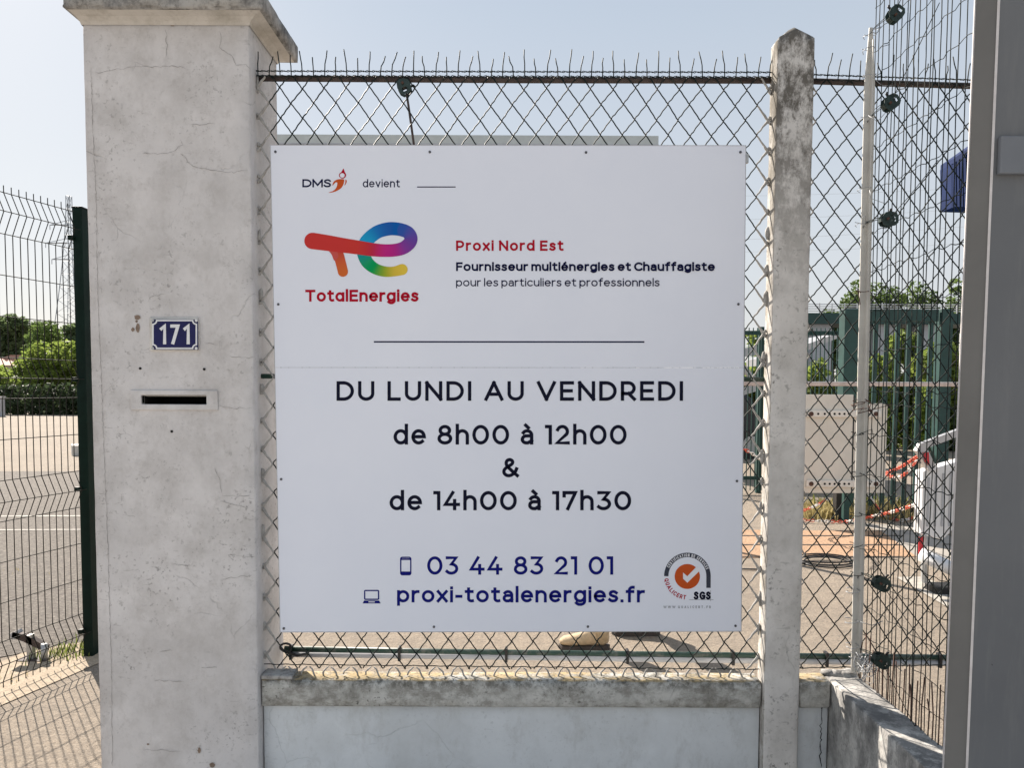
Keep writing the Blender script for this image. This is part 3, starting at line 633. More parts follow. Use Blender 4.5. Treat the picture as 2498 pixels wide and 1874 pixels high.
c0 = P(1823, 386, DS); MB().box((c0.x - .004, DS - .002, c0.z - .014), (c0.x + .004, DS + .012, c0.z + .014)).build('fixing_clip', M['galv'], nb)
# ================================================================== LOW WALL
zt = P(1249, 1661, 2.51).z; zb = P(1249, 1729, 2.51).z
PXL, PXR = .838, .958
wl = empty('boundary_wall', (0, 2.55, 0), 'low grey boundary wall under the wire fence with stained concrete coping', 'wall')
rough_box((XR + .001, 2.51, zb), (PXL - .001, 2.597, zt), .03, .008, .0015, .007, 11).build('coping_beam', M['beam'], wl, smooth=True)
rough_box((XR + .001, 2.532, 0), (PXL - .001, 2.585, zb - .001), .06, .004, .001, .002, 12).build('wall_panel', M['wall'], wl, smooth=True)
mb = MB(); mb.add(rough_box((XR + .002, 2.506, zt - .002), (XR + .11, 2.58, zt + .016), .02, .006, .003, .01, 4).v, rough_box((XR + .002, 2.506, zt - .002), (XR + .11, 2.58, zt + .016), .02, .006, .003, .01, 4).f)
mb.build('mortar_pad', M['cap'], wl, smooth=True)
wr = empty('boundary_wall', (1.0, 2.55, 0), 'short cracked stretch of boundary wall between the concrete post and side wall', 'wall')
rough_box((PXR + .001, 2.512, zb), (1.068, 2.60, zt), .03, .008, .0015, .007, 13).build('coping_beam', M['beam'], wr, smooth=True)
rough_box((PXR + .001, 2.534, 0), (1.068, 2.585, zb - .001), .05, .004, .001, .002, 14).build('wall_panel', M['wall'], wr, smooth=True)
ck = MB()
for c_ in ([(2005, 1680), (2008, 1720), (2002, 1770), (2004, 1800), (2000, 1850), (2003, 1874)], [(1998, 1700), (2004, 1735)]): crack(c_, .0034, 2.533, ck, 3)
ck.build('crack', M['hole'], wr)
sw = empty('side_wall', (1.13, 2.2, 0), 'low weathered side wall running towards the steel gate post, topped by tall wire fence', 'wall')
rough_box((1.068, 1.72, 0), (1.186, 2.62, zt - .002), .03, .006, .003, .009, 15).build('wall_body', M['side'], sw, smooth=True)
mb = MB(); 
for k in range(5): mb.blob((1.09 + .018*k, 2.585 + random.uniform(-.02, .02), zt - .004), (random.uniform(.02, .035), random.uniform(.02, .03), random.uniform(.010, .016)), k, 12, 8)
mb.build('mortar_lump', M['side'], sw, smooth=True)
# ================================================================== CONCRETE POST
zp = P(1950, 90, 2.50).z
po = empty('concrete_post', ((PXL + PXR)/2, 2.54, 0), 'square precast concrete fence post with pointed lichen-stained top', 'post')
pb = rough_box((PXL, 2.50, 0), (PXR, 2.577, zp), .019, .007, .0012, .005, 21)
apex = len(pb.v); zmax = max(v[2] for v in pb.v)
# pointed weathering: raise the vertices of the top face towards the apex
cxp, cyp = (PXL + PXR)/2, 2.54
nv = []
for x, y, z in pb.v:
    if z > zp - .004:
        k = min(1, max(abs(x - cxp) / .060, .55*abs(x - cxp) / .060 + .45*abs(y - cyp) / .0385)); z = z + .052 * (1 - k)
    nv.append((x, y, z))
pb.v = nv
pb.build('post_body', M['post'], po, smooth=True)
# ================================================================== CHAIN-LINK FENCE
def chainlink(x0, x1, zlo, zhi, cxn, czn, dx, dz, plane, left_edge=None, right_edge=None, lim=.05):
    """woven diamond wires; plane(x) gives the y of the fence at x. Returns (clean, mortared) MBs and the node rows"""
    a, b = MB(), MB(); H = zhi - zlo; zr_clip = zhi; zhi = zhi + dz; zl_clip = zlo; zlo = zlo - dz
    hx, hz = dx/2, dz/2
    i0 = int(math.floor((x0 - cxn) / hx)) - 1; i1 = int(math.ceil((x1 - cxn) / hx)) + 1
    j0 = int(math.ceil((zlo - czn) / hz)); j1 = int(math.floor((zhi - czn) / hz))
    jit = {}
    def node(i, j):
        if (i, j) not in jit: q_ = Vector((i*.21, j*.17, x0*3)); jit[(i, j)] = (random.gauss(0, .0013) + .007*noise.noise(q_), random.gauss(0, .0013) + .007*noise.noise(q_ + Vector((9, 4, 2))))
        u, v = jit[(i, j)]; x = cxn + i*hx + u; return Vector((x, plane(x), czn + j*hz + v))
    for sg in (1, -1):
        done = set()
        for i in range(i0, i1+1):
            for j in range(j0, j1):
                if (i + j) % 2: continue
                p, q = node(i, j), node(i + sg, j + 1)
                A, B = p.copy(), q.copy()
                # clip to the bay
                if max(A.x, B.x) < x0 or min(A.x, B.x) > x1: continue
                def clipx(A, B, xc, keep_gt):
                    if (A.x < xc) == (B.x < xc): return A, B
                    t = (xc - A.x) / (B.x - A.x); m_ = A.lerp(B, t)
                    if keep_gt: return (m_, B) if A.x < xc else (A, m_)
                    return (A, m_) if A.x < xc else (m_, B)
                A, B = clipx(A, B, x0, True); A, B = clipx(A, B, x1, False)
                def clipz(A, B):
                    if A.z > zr_clip and B.z > zr_clip: return None
                    if A.z < zl_clip and B.z < zl_clip: return None
                    if B.z > zr_clip: B = A.lerp(B, (zr_clip - A.z) / (B.z - A.z))
                    if A.z < zl_clip: A = A.lerp(B, (zl_clip - A.z) / (B.z - A.z))
                    return A, B
                cz_ = clipz(A, B)
                if cz_ is None: continue
                A, B = cz_
                oy = .0017 * sg
                k = .0026 * (1 if sg > 0 else .5)
                d = (B - A); nn = Vector((-d.z, 0, d.x)).normalized()
                pts = [A + Vector((0, oy, 0)), A + d*.14 + nn*k*.55 + Vector((0, oy*.3, 0)), A + d*.3 - nn*k*.35, A + d*.55 + nn*k*.18, A + d*.84 - nn*k*.55 - Vector((0, oy*.3, 0)), B - Vector((0, oy, 0))]
                xm = (A.x + B.x)/2; near = (left_edge is not None and xm - left_edge < lim*random.uniform(.55, 1.1)) or (right_edge is not None and right_edge - xm < lim*random.uniform(.45, 1.0))
                ext_ = lambda p: max(0, 1 - min(abs(p.x - left_edge) if left_edge is not None else 9, abs(p.x - right_edge) if right_edge is not None else 9) / lim)
                (b if near else a).tube(pts, [.0026 + .0042*ext_(p)**2*random.uniform(.5, 1.3) for p in pts] if near else .00215, 5, False)
    rows = [(cxn, czn, hx, hz, i0, i1, j0, j1)]
    return a, b, node
DM = 2.556
n0 = P(683.8, 213, DM)
zbot = P(1249, 1626, DM).z; ztop = P(1249, 191, DM).z
cf = empty('chain_link_fence', (0, DM, zt), 'green diamond wire mesh fence with spiked top, hung between pillar and concrete post', 'fence')
flat = lambda x: DM
a, b, node = chainlink(XR, PXL, zbot - .01, ztop + .005, n0.x, n0.z, .0722, .0987, flat, XR, PXL)
# mortar knots where wires enter the masonry
k = 0; z = zbot
for i in range(40):
    zz = n0.z - i*.0987 + (.02 if i % 2 else 0)
    if zz < zbot: break
    for xe, s_ in ((XR, 1), (PXL, -1)):
        if random.random() < .35: b.blob((xe + s_*random.uniform(-.001, .006), DM - .001, zz + random.uniform(-.02, .02)), (random.uniform(.004, .010), .006, random.uniform(.012, .032)), i, 7, 5)
a.build('wire_mesh', M['wire'], cf, smooth=True); b.build('mortared_mesh_edge', M['paintwire'], cf, smooth=True)
def spikes(x0, x1, plane, zr, zn, dxn, dx, parent, mat):
    mb = MB(); hx = dx/2; i = int((x0 - dxn)/hx)
    while True:
        x = dxn + i*hx; i += 1
        if x < x0 + .004: continue
        if x > x1 - .004: break
        tall = i % 2; h = (.079 if tall else .058) + random.uniform(-.006, .006); lean = random.gauss(0, .0055); y = plane(x)
        mb.tube([(x, y, zr - .006), (x + lean*.3, y - .002, zr + h*.45), (x + lean + random.gauss(0, .001), y, zr + h*.7), (x + lean*1.5, y, zr + h)], .0019, 5)
    return mb.build('spike_row', mat, parent, smooth=True)
def wavy(p, q, amp, n, r, mb, ph=0):
    p, q = Vector(p), Vector(q)
    mb.tube([p.lerp(q, t/n) + Vector((0, amp*.8*math.cos(t*1.9 + ph), amp*math.sin(t*1.9 + ph))) for t in range(n+1)], r, 5)
ra, rb = P(640, 190.5, DM + .014), P(1878, 196, DM + .014)
mb = MB(); mb.tube([(XR - .002, ra.y, ra.z), (0, ra.y, (ra.z + rb.z)/2 - .002), (PXL + .002, rb.y, rb.z)], .0098, 12); mb.build('top_rail', M['rust'], cf, smooth=True)
mz = P(655, 918, DM + .014).z
mb = MB(); mb.tube([(XR - .002, DM + .0145, mz), (PXL + .002, DM + .0145, mz - .004)], .0085, 10); mb.build('middle_rail', M['gtube'], cf, smooth=True)
spikes(XR, PXL, flat, (ra.z + rb.z)/2 + .006, 0, n0.x, .0722, cf, M['wire'])
mb = MB()
wa, wb = P(640, 174, DM), P(1878, 178, DM)
for ph, dz_ in ((0, 0), (2.4, .001), (0, -.0155), (2, -.014)): wavy((XR, wa.y - .003, wa.z + dz_), (PXL, wb.y - .003, wb.z + dz_ + .001), .0022 if dz_ > -.01 else .0025, 260, .0014, mb, ph)
mb.build('tension_wire', M['wire'], cf, smooth=True)
# bottom edge: tension wire and open wire ends
mb = MB(); ba, bb = P(640, 1620, DM), P(1878, 1633, DM)
wavy((XR, DM - .004, ba.z), (PXL, DM - .004, bb.z), .0012, 90, .0017, mb)
mb.build('tension_wire', M['wire'], cf, smooth=True)
mb = MB(); i = int((XR - n0.x) / .0361)
hooks = MB()
x = n0.x + math.floor((XR - n0.x)/.0722)*.0722
while x < PXL:
    for s_ in (-1, 1):
        xx = x + s_*.004
        if XR + .01 < xx < PXL - .01:
            l = random.uniform(.022, .045); hooks.tube([(xx, DM, zbot - .004), (xx + s_*.010, DM - .003, zbot - .012), (xx + s_*.018, DM - .004, zbot - l*.8), (xx + s_*.018 + random.uniform(-.006, .004), DM - .006, zbot - l - .006)], [.0022, .003, .0034, .003], 5)
    x += .0722
hooks.build('wire_ends', M['paintwire'], cf, smooth=True)
# bottom rail pair with cable ties
DR = 2.72
ga, gb = P(655, 1583, DR), P(1990, 1600, DR)
xe = 1.9
def zat(x): return ga.z + (gb.z - ga.z) * (x - ga.x)/(gb.x - ga.x)
gr_ = empty('fence_rail', (0, DR, zat(0)), 'dark green bottom tube strapped to a grey conduit behind the mesh', 'rail')
mb = MB(); mb.tube([(XR + .02, DR, zat(XR)), (-.2, DR, zat(-.2) - .003), (.5, DR, zat(.5) - .003), (xe, DR, zat(xe))], .0098, 12); mb.build('tube', M['gtube'], gr_, smooth=True)
mb = MB(); mb.tube([(XR + .035, DR - .002, zat(XR) - .019), (xe, DR - .002, zat(xe) - .022)], .0105, 12); mb.build('conduit', M['conduit'], gr_, smooth=True)
for px in (711, 975, 1235, 1530, 1787, 2015, 2291):
    c0 = P(px, 1597, DR); x = c0.x; MB().box((x - .005, DR - .016, zat(x) - .036), (x + .005, DR + .014, zat(x) + .014)).build('cable_tie', M['black'], gr_, bevel=.002)
mb = MB(); mb.tube([(XR + .03 + .02*math.cos(t*.5), DR - .02, zat(XR) + .012 + .014*math.sin(t*.5)) for t in range(11)], .004, 6); mb.tube([(XR + .02, DR - .02, zat(XR)), (XR + .07, DR - .02, zat(XR) - .018), (XR + .11, DR - .015, zat(XR) - .012)], .005, 6); mb.build('loose_tie', M['black'], gr_, smooth=True)
# right bay of mesh, angled back behind the white post
plr = lambda x: 2.568 + (x - PXR) * .07
n1 = P(2065, 266.6, 2.59)
cf2 = empty('chain_link_fence', (1.3, 2.62, zt), 'green diamond wire mesh bay to the right of the concrete post', 'fence')
XE = 1.62
a, b, _ = chainlink(PXR, XE, zbot - .01, P(2100, 203, 2.60).z, n1.x, n1.z, .0735, .0955, plr, PXR, None, .035)
for i in range(22):
    if random.random() < .3: b.blob((PXR + random.uniform(-.001, .005), plr(PXR) - .002, n1.z - i*.0955 + .03 + random.uniform(-.02, .02)), (random.uniform(.004, .008), .006, random.uniform(.012, .03)), i, 7, 5)
a.build('wire_mesh', M['wire'], cf2, smooth=True); b.build('mortared_mesh_edge', M['paintwire'], cf2, smooth=True)
rz = P(2100, 203, 2.60).z
mb = MB(); mb.tube([(PXR, plr(PXR) + .014, rz), (XE, plr(XE) + .014, rz + .002)], .0098, 12); mb.build('top_rail', M['rust'], cf2, smooth=True)
spikes(PXR, XE, plr, rz + .006, 0, n1.x, .0735, cf2, M['wire'])
mb = MB()
for ph, dz_ in ((0, .014), (2.4, .0145), (0, -.001)): wavy((PXR, plr(PXR) - .003, rz + dz_), (XE, plr(XE) - .003, rz + dz_), .0022, 90, .0014, mb, ph)
wavy((PXR, plr(PXR) - .004, bb.z), (XE, plr(XE) - .004, bb.z), .0012, 40, .0017, mb); mb.build('tension_wire', M['wire'], cf2, smooth=True)
# ================================================================== WHITE POST
wp = empty('steel_post', (1.16, 2.59, zt), 'slim white painted steel T post tied with wire at the fence corner', 'post')
def wpx(y):    # left / right pixel edges of the post
    return 2113 + (2078 - 2113) * (y - 70) / (1620 - 70)
mb = MB(); ys = [66, 100, 150, 210, 400, 700, 1000, 1300, 1500, 1640]
rows = []
for y in ys:
    cxp = wpx(y) + 12; hw = 13.0 if y > 205 else 4 + 9*(y - 66)/139
    D = 2.562; rows.append([P(cxp - hw, y, D), P(cxp - 1, y, D), P(cxp + hw, y, D)])
vs = []; fs = []
for l, m_, r_ in rows: vs += [l, r_, r_ + Vector((0, .004, 0)), l + Vector((0, .004, 0))]
for i in range(len(rows)-1):
    for k in range(4): fs.append((i*4+k, i*4+(k+1) % 4, i*4+4+(k+1) % 4, i*4+4+k))
fs += [(0, 1, 2, 3), tuple((len(rows)-1)*4 + k for k in (3, 2, 1, 0))]
mb.add(vs, fs); mb.build('flange', M['whitepost'], wp, fixn=True)
mb = MB()
vs = []; fs = []
for l, m_, r_ in rows[1:]: vs += [m_ + Vector((.001, -.016, 0)), m_ + Vector((.005, -.016, 0)), m_ + Vector((.005, -.0002, 0)), m_ + Vector((.001, -.0002, 0))]
for i in range(len(rows)-2):
    for k in range(4): fs.append((i*4+k, i*4+(k+1) % 4, i*4+4+(k+1) % 4, i*4+4+k))
fs += [(0, 1, 2, 3), tuple((len(rows)-2)*4 + k for k in (3, 2, 1, 0))]
mb.add(vs, fs); mb.build('web', M['whitepost'], wp, fixn=True)
def ties(pxs, m_, r, seed):
    random.seed(seed); mb = MB()
    for x, y in pxs:
        c0 = P(x, y, 2.557); pts = []
        for t in range(8):
            a_ = t*.95 + 2; pts.append(c0 + Vector((.021*math.cos(a_) + random.uniform(-.003, .003), -.004 + .018*math.sin(a_), (t - 4)*.0022 + random.uniform(-.003, .003))))
        mb.tube(pts, r, 4)
        for q_ in range(1):
            e = c0 + Vector((random.uniform(-.01, .03), -.02, random.uniform(-.01, .01))); mb.tube([e, e + Vector((random.uniform(-.03, .05), random.uniform(-.03, .01), random.uniform(-.03, .03))), e + Vector((random.uniform(-.02, .08), random.uniform(-.04, 0), random.uniform(-.05, .03)))], r, 4)
    mb.build('tie_wire', m_, wp, smooth=True)
ties([(2121, 85), (2118, 120), (2118, 185), (2113, 285), (2106, 460), (2100, 545)], M['greytie'], .0011, 3)
ties([(2100, 712), (2093, 985), (2096, 995), (2100, 980)], M['rustwire'], .0014, 5)
ties([(2090, 1060), (2088, 1158), (2086, 1255), (2086, 1330), (2088, 1400)], M['wire'], .0013, 6)
ties([(2080, 1440), (2076, 1515), (2078, 1575), (2085, 1600), (2110, 1600), (2125, 1610)], M['greytie'], .0014, 8)
random.seed(11)
# ================================================================== TALL WIRE FENCE ON THE SIDE WALL
XF = 1.192
tf = empty('tall_wire_fence', (XF, 2.2, zt), 'tall thin wire fence rising above the side wall beside the white post', 'fence')
mb = MB(); D = 2.60; zs_hi = 3.1; k = 0
verts_D = []
while D > 1.70: verts_D.append(D); D -= .0285 + random.uniform(-.006, .006)
for D in verts_D:
    x = XF + random.uniform(-.004, .004); lo = zt - .28 if random.random() < .75 else zt - .05
    mb.tube([(x + random.gauss(0, .0015), D + random.gauss(0, .002), lo + (zs_hi - lo)*t/9) for t in range(10)], .00155, 4)
wz = [P(2120, y, 2.6).z for y in (20, 80, 128, 190, 268, 368, 470, 570, 664, 762, 860, 957, 985, 1058, 1155, 1251, 1329, 1402, 1470, 1540, 1600)]
for z in wz:
    ph = random.uniform(0, 6); pts = []
    for t in range(40):
        D = 2.61 - .92*t/39; pts.append((XF + .002*math.sin(t*1.3 + ph), D, z + .0035*math.sin(t*2.1 + ph) + .002*math.sin(t*.7 + ph) + random.gauss(0, .0012)))
    mb.tube(pts, .00125, 4)
mb.build('wire_grid', M['wire'], tf, smooth=True)
# short cut wire stubs above the wall arris
mb = MB()
for k in range(22):
    D = 2.55 - k*.03; x = XF - .012 + random.uniform(-.004, .004)
    mb.tube([(x, D, zt - .02), (x + random.gauss(0, .002), D, zt + .06), (x + random.gauss(0, .003), D + random.gauss(0, .003), zt + random.uniform(.09, .17))], .0021, 4)
mb.build('wire_stub', M['rustwire'], tf, smooth=True)
mb = MB()
for k in range(3):
    c0 = Vector((XF - .03, 2.52 - .03*k, zt + .05)); pts = [c0 + Vector((random.uniform(-.03, .03), random.uniform(-.04, .04), random.uniform(-.03, .05))) for t in range(14)]
    mb.tube([Vector(p) for p in cr([tuple(p) for p in pts], 3)], .0013, 4)
mb.build('wire_tangle', M['greytie'], tf, smooth=True)
# ================================================================== WIRE TENSIONERS
TL = {}
def tensioner(loc, rot, label, wires, scale=1.0, mat='tens', grp='wire tensioners on the tall fence'):
    o = empty('wire_tensioner', loc, label, 'tensioner', grp)
    s = scale; c0 = Vector(loc); Rm = Matrix.Rotation(rot, 3, 'Y')
    def T(p): return c0 + Rm @ (Vector(p) * s)
    def tb(pts, r, n=8): return MB().tube([T(p) for p in pts], [x*s for x in r] if isinstance(r, list) else r*s, n)
    m1 = MB()
    out_ = [(-.026, -.008), (-.020, -.019), (-.002, -.023), (.014, -.021), (.024, -.012), (.024, .008), (.016, .019), (0, .022), (-.016, .019), (-.024, .008)]
    inn_ = [(.002, -.006), (.004, -.008), (.008, -.010), (.012, -.010), (.016, -.007), (.016, .002), (.013, .006), (.009, .007), (.005, .006), (.002, .003)]
    n_ = len(out_)
    for yy in (-.013, .011):       # two cheeks with a sight hole
        vs = [T((x, yy, z)) for x, z in out_] + [T((x, yy, z)) for x, z in inn_] + [T((x, yy + .002, z)) for x, z in out_] + [T((x, yy + .002, z)) for x, z in inn_]
        fs = []
        for q_ in range(n_):
            r_ = (q_ + 1) % n_; fs += [(q_, r_, n_ + r_, n_ + q_), (2*n_ + q_, 3*n_ + q_, 3*n_ + r_, 2*n_ + r_), (q_, 2*n_ + q_, 2*n_ + r_, r_), (n_ + q_, n_ + r_, 3*n_ + r_, 3*n_ + q_)]
        m1.add(vs, fs)
    m1.prism([T((-.026, -.011, -.008)), T((-.026, .011, -.008)), T((-.026, .011, .008)), T((-.026, -.011, .008))], Rm @ Vector((.003*s, 0, 0)))
    m1.build('housing', M[mat], o, fixn=True)
    tb([(-.010, -.010, -.001), (-.010, .010, -.001)], .011, 10).build('drum', M['black'], o, smooth=True)
    tb([(-.010, -.020, -.001), (-.010, -.014, -.001)], .0048, 4).build('square_head', M['rustwire'], o)
    tb([(.004, -.0, .018), (.004, 0, .030), (.009, 0, .032)], [.004, .0035, .003], 6).build('pawl', M['black'], o, smooth=True)
    mm = MB()
    for wv in wires: mm.tube([Vector(p) for p in cr([tuple(p) for p in wv], 5)], .0014, 4)
    mm.build('wire', M['wire'], o, smooth=True)
    return o
for (px, py, xx), (qx, qy), rt, lb in (((2183, 34, 1.17), (2130, 72), -.9, 'topmost wire tensioner, level with the tip of the white post'),
    ((2172, 250, 1.16), (2122, 288), -.6, 'wire tensioner just below the rusty top rail by the white post'),
    ((2168, 535, 1.15), (2112, 545), 0, 'wire tensioner standing out against pale sky, well above the green gate'),
    ((2150, 1424, 1.13), (2098, 1400), .45, 'dark green wire tensioner hanging low over the yard ground'),
    ((2150, 1612, 1.135), (2095, 1585), .5, 'lowest wire tensioner resting by the mortar on the side wall')):
    c0 = PX(px, py, xx); e0 = P(qx, qy, 2.56); m0 = c0.lerp(e0, .5) + Vector((0, -.004, .004))
    far = PX(px + 120, py + (py - 948)*.35, XF)
    tensioner(c0, rt, lb, [[c0, m0, e0, e0 + Vector((-.01, -.006, -.015))], [c0 + Vector((-.01, 0, .004)), m0 + Vector((0, 0, .006)), e0 + Vector((0, 0, .004))], [c0, c0.lerp(far, .5) + Vector((0, 0, -.004)), far]], 1.0)
c0 = P(987, 213, DM + .006); e0 = P(1011, 362, DM + .012)
o = tensioner(c0, 1.2, 'wire tensioner hanging from the rusty top rail above the notice board', [[c0, c0 + Vector((0, 0, .03))]], 1.0, 'tens', None)
mb = MB(); mb.tube([P(992, 228, DM + .008), P(999, 275, DM + .009), e0], .0042, 6); mb.build('strap', M['rust'], o, smooth=True)
# ================================================================== STEEL GATE POST (right edge)
sg = empty('steel_gate_post', (1.15, 1.66, 0), 'broad dark grey steel gate post with a bright edge line, at the right edge', 'gate post')
D1, D2 = 1.62, 1.65
def line_px(top, bot, y): return top + (bot - top) * y / 1874
def gp(y): return P(line_px(2434, 2356, y), y, D1), P(line_px(2380, 2302, y), y, D2)
nA, fA = gp(-260); nB, fB = gp(1960)
Wd = .34
def ext(a, b, z): t_ = (z - a.z) / (b.z - a.z); return a + (b - a) * t_
nB, fB = ext(nA, nB, 0), ext(fA, fB, 0); fA = Vector((fA.x, fA.y, nA.z))
def prof_col(sec, name, m_, bev=0):        # cross-section given as (anchor, dx, dy) carried from foot to head
    vs = [(nB if a_ == 'n' else fB) + Vector((dx, dy, 0)) for a_, dx, dy in sec] + [(nA if a_ == 'n' else fA) + Vector((dx, dy, 0)) for a_, dx, dy in sec]
    n = len(sec); return MB().add(vs, [tuple(range(n))[::-1], tuple(range(n, 2*n))] + [(q, (q+1) % n, n + (q+1) % n, n + q) for q in range(n)]).build(name, m_, sg, fixn=True)
prof_col([('n', .004, .0), ('n', Wd, .0), ('n', Wd, .09), ('f', .048, .06), ('f', .003, .003)], 'post_body', M['steel'])
prof_col([('n', .0022, .0006), ('n', .0038, .0022), ('f', .0035, .0028), ('f', .0012, .0004)], 'side_plate', M['steelside'])
prof_col([('n', -.0012, -.0012), ('n', .0040, -.0018), ('n', .0038, .0002), ('n', .0016, .0006)], 'painted_edge_glint', M['edge_glint'])  # pale strips here and below paint the light caught along the post's edges
prof_col([('f', -.0020, -.0006), ('f', .0010, .0002), ('f', .0028, .004), ('f', -.0010, .004)], 'painted_edge_glint', M['edge_glint'])
c0, c1 = P(2442, 331, D1 - .012), P(2580, 424, D1 - .012)
MB().box((c0.x, D1 - .014, c1.z), (c1.x, D1 - .0005, c0.z)).build('hinge_box', M['steellight'], sg, bevel=.003)
# ================================================================== LEFT WIRE PANEL + POST
gl = G(226, 1618)
PB = Vector((P(205, 1300, 4.2).x, 4.2, 0)); Q0 = Vector((P(0, 930, 3.73).x, 3.73, 0))
u = (Q0 - PB).normalized(); nrm = Vector((-u.y, u.x, 0)); nrm = nrm if nrm.x > 0 else -nrm
gp_ = empty('green_fence_post', PB, 'dark green steel post with flat top at the end of the wire panel', 'post')
b0 = P(196, 1300, 4.2).x; b1 = P(218, 1300, 4.2).x
ztp = P(205, 506, 4.2).z
MB().box((b0, 4.2, 0), (b0 + .052, 4.52, ztp)).build('post_body', M['gpost'], gp_, bevel=.004)
MB().box((b0 - .003, 4.197, ztp), (b0 + .055, 4.523, ztp + .006)).build('post_cap', M['black'], gp_, bevel=.002)
pw = empty('wire_fence_panel', PB, 'green welded wire panel with V folds, left of the whitewashed pillar', 'fence')
RZ = [2.44, 2.34, 2.24, 2.04, 1.84, 1.64, 1.54, 1.44, 1.24, 1.04, .94, .84, .64, .44, .25, .15, .05]
FD = {2.34: .045, 1.54: .045, .94: .045, .15: .045}
mb = MB(); Lp = 2.2; s_ = .03
st = PB + Vector((-.012, -.012, 0))
while s_ < Lp:
    base = st + u*s_; pts = [base + Vector((0, 0, 2.475))]
    for z in RZ: pts.append(base + nrm*FD.get(z, 0) + Vector((0, 0, z)))
    pts.append(base + Vector((0, 0, .02))); mb.tube(pts, .0024, 5, False); s_ += .0425
for z in RZ:
    o_ = nrm*(FD.get(z, 0) + .004); mb.tube([st + o_ + Vector((0, 0, z)), st + u*Lp + o_ + Vector((0, 0, z))], .0024, 5)
mb.build('wire_grid', M['panelwire'], pw, smooth=True)
for z in (2.3, 1.54, .94, .15): MB().box((b0 - .012, 4.17, z - .012), (b0 + .012, 4.2, z + .012)).build('clamp', M['gpost'], pw, bevel=.002)
# gate stop on the ground
g0 = G(92, 1612); D = g0.y
gs = empty('gate_stop', g0, 'small steel gate stop with tilting arm on the ground behind the wire panel', 'gate stop')
K = lambda x, y, dy=0: P(x, y, D + dy)
mb = MB(); mb.tube([K(108, 1613), K(108, 1572)], .017, 12); mb.build('pivot_tube', M['galv'], gs, smooth=True)
mb = MB(); mb.prism([K(30, 1543), K(62, 1550), K(112, 1578), K(110, 1592), K(58, 1567), K(28, 1556)], (0, .035, 0)); mb.build('tilting_arm', M['rust'], gs, fixn=True)
mb = MB(); mb.prism([K(62, 1552), K(76, 1550), K(80, 1612), K(66, 1612)], (0, .03, 0)); mb.build('upright', M['galv'], gs, fixn=True)
mb = MB(); mb.prism([K(20, 1549), K(40, 1540), K(50, 1556), K(30, 1562)], (0, .045, 0)); mb.build('striker_plate', M['conduit'], gs, fixn=True)
MB().box((g0.x - .10, D - .03, 0), (g0.x + .06, D + .07, .008)).build('base_plate', M['rust'], gs)
# ================================================================== VEGETATION
def leaf_cloud(mb, blobs, n, size, seed, flat=.0):
    rnd = random.Random(seed); tot = sum(b[3]*b[4]*b[5] for b in blobs)
    for (x, y, z, rx, ry, rz) in blobs:
        k = max(12, int(n * rx*ry*rz / tot))
        for _ in range(k):
            while True:
                p = Vector((rnd.uniform(-1, 1), rnd.uniform(-1, 1), rnd.uniform(-1, 1)))
                if p.length <= 1: break
            l = p.length; p = p * ((.55 + .45*rnd.random()) / max(l, .2)) if rnd.random() < .75 else p
            c = Vector((x + p.x*rx, y + p.y*ry, z + p.z*rz))
            if c.z < .02: c.z = .02 + rnd.random()*.1
            a_ = Vector((rnd.gauss(0, 1), rnd.gauss(0, 1), rnd.gauss(0, .7))).normalized(); b_ = a_.orthogonal().normalized(); b_ = Matrix.Rotation(rnd.uniform(0, 6.28), 3, a_) @ b_
            s1 = size*rnd.uniform(.6, 1.4); s2 = s1*rnd.uniform(.4, .7)
            mb.add([c - a_*s1, c - b_*s2, c + a_*s1, c + b_*s2], [(0, 1, 2, 3)])
    return mb
def blobs_for(c, w, h, n, seed, z0=0, d=None):
    rnd = random.Random(seed); out = []
    for i in range(n):
        while True:
            q = Vector((rnd.uniform(-1, 1), rnd.uniform(-1, 1), rnd.uniform(-1, 1)))
            if q.length < 1: break
        r = (.11*w + .055*h)*rnd.uniform(.6, 1.35)
        out.append((c[0] + q.x*(w*.5 - r*.5), c[1] + q.y*((d or w)*.5), z0 + h*.5 + q.z*(h*.5 - r*.7), r, r, r*rnd.uniform(.6, 1.0)))
    return out
def tree(px, D, ybase, ytop, wpx_, label, m_, n=2600, nb_=26, seed=0, cat='tree', name='tree', leaf=None, grp=None, z0f=.28):
    b_ = P(px, 948, D); b_.z = 0; h = P(px, ytop, D).z; wd = wpx_ / FPX * D
    o = empty(name, b_, label, cat, grp); rnd = random.Random(seed)
    mb = MB(); mb.tube([b_, b_ + Vector((.1, 0, h*.3)), b_ + Vector((0, 0, h*.75))], [h*.03, h*.022, h*.006], 8)
    for k in range(7):
        z = h*rnd.uniform(.25, .6); a_ = rnd.uniform(0, 6.28); r = wd*rnd.uniform(.2, .42)
        mb.tube([b_ + Vector((0, 0, z)), b_ + Vector((math.cos(a_)*r*.5, math.sin(a_)*r*.5, z + h*.1)), b_ + Vector((math.cos(a_)*r, math.sin(a_)*r, z + h*.26))], [h*.012, h*.008, h*.003], 5)
    mb.build('trunk', M['bark'], o, smooth=True)
    mb = MB(); leaf_cloud(mb, blobs_for((b_.x, b_.y), wd, h*(1 - z0f)*1.02, nb_, seed, h*z0f), n, leaf or wd*.03, seed + 1); mb.build('crown', M[m_], o)
    return o
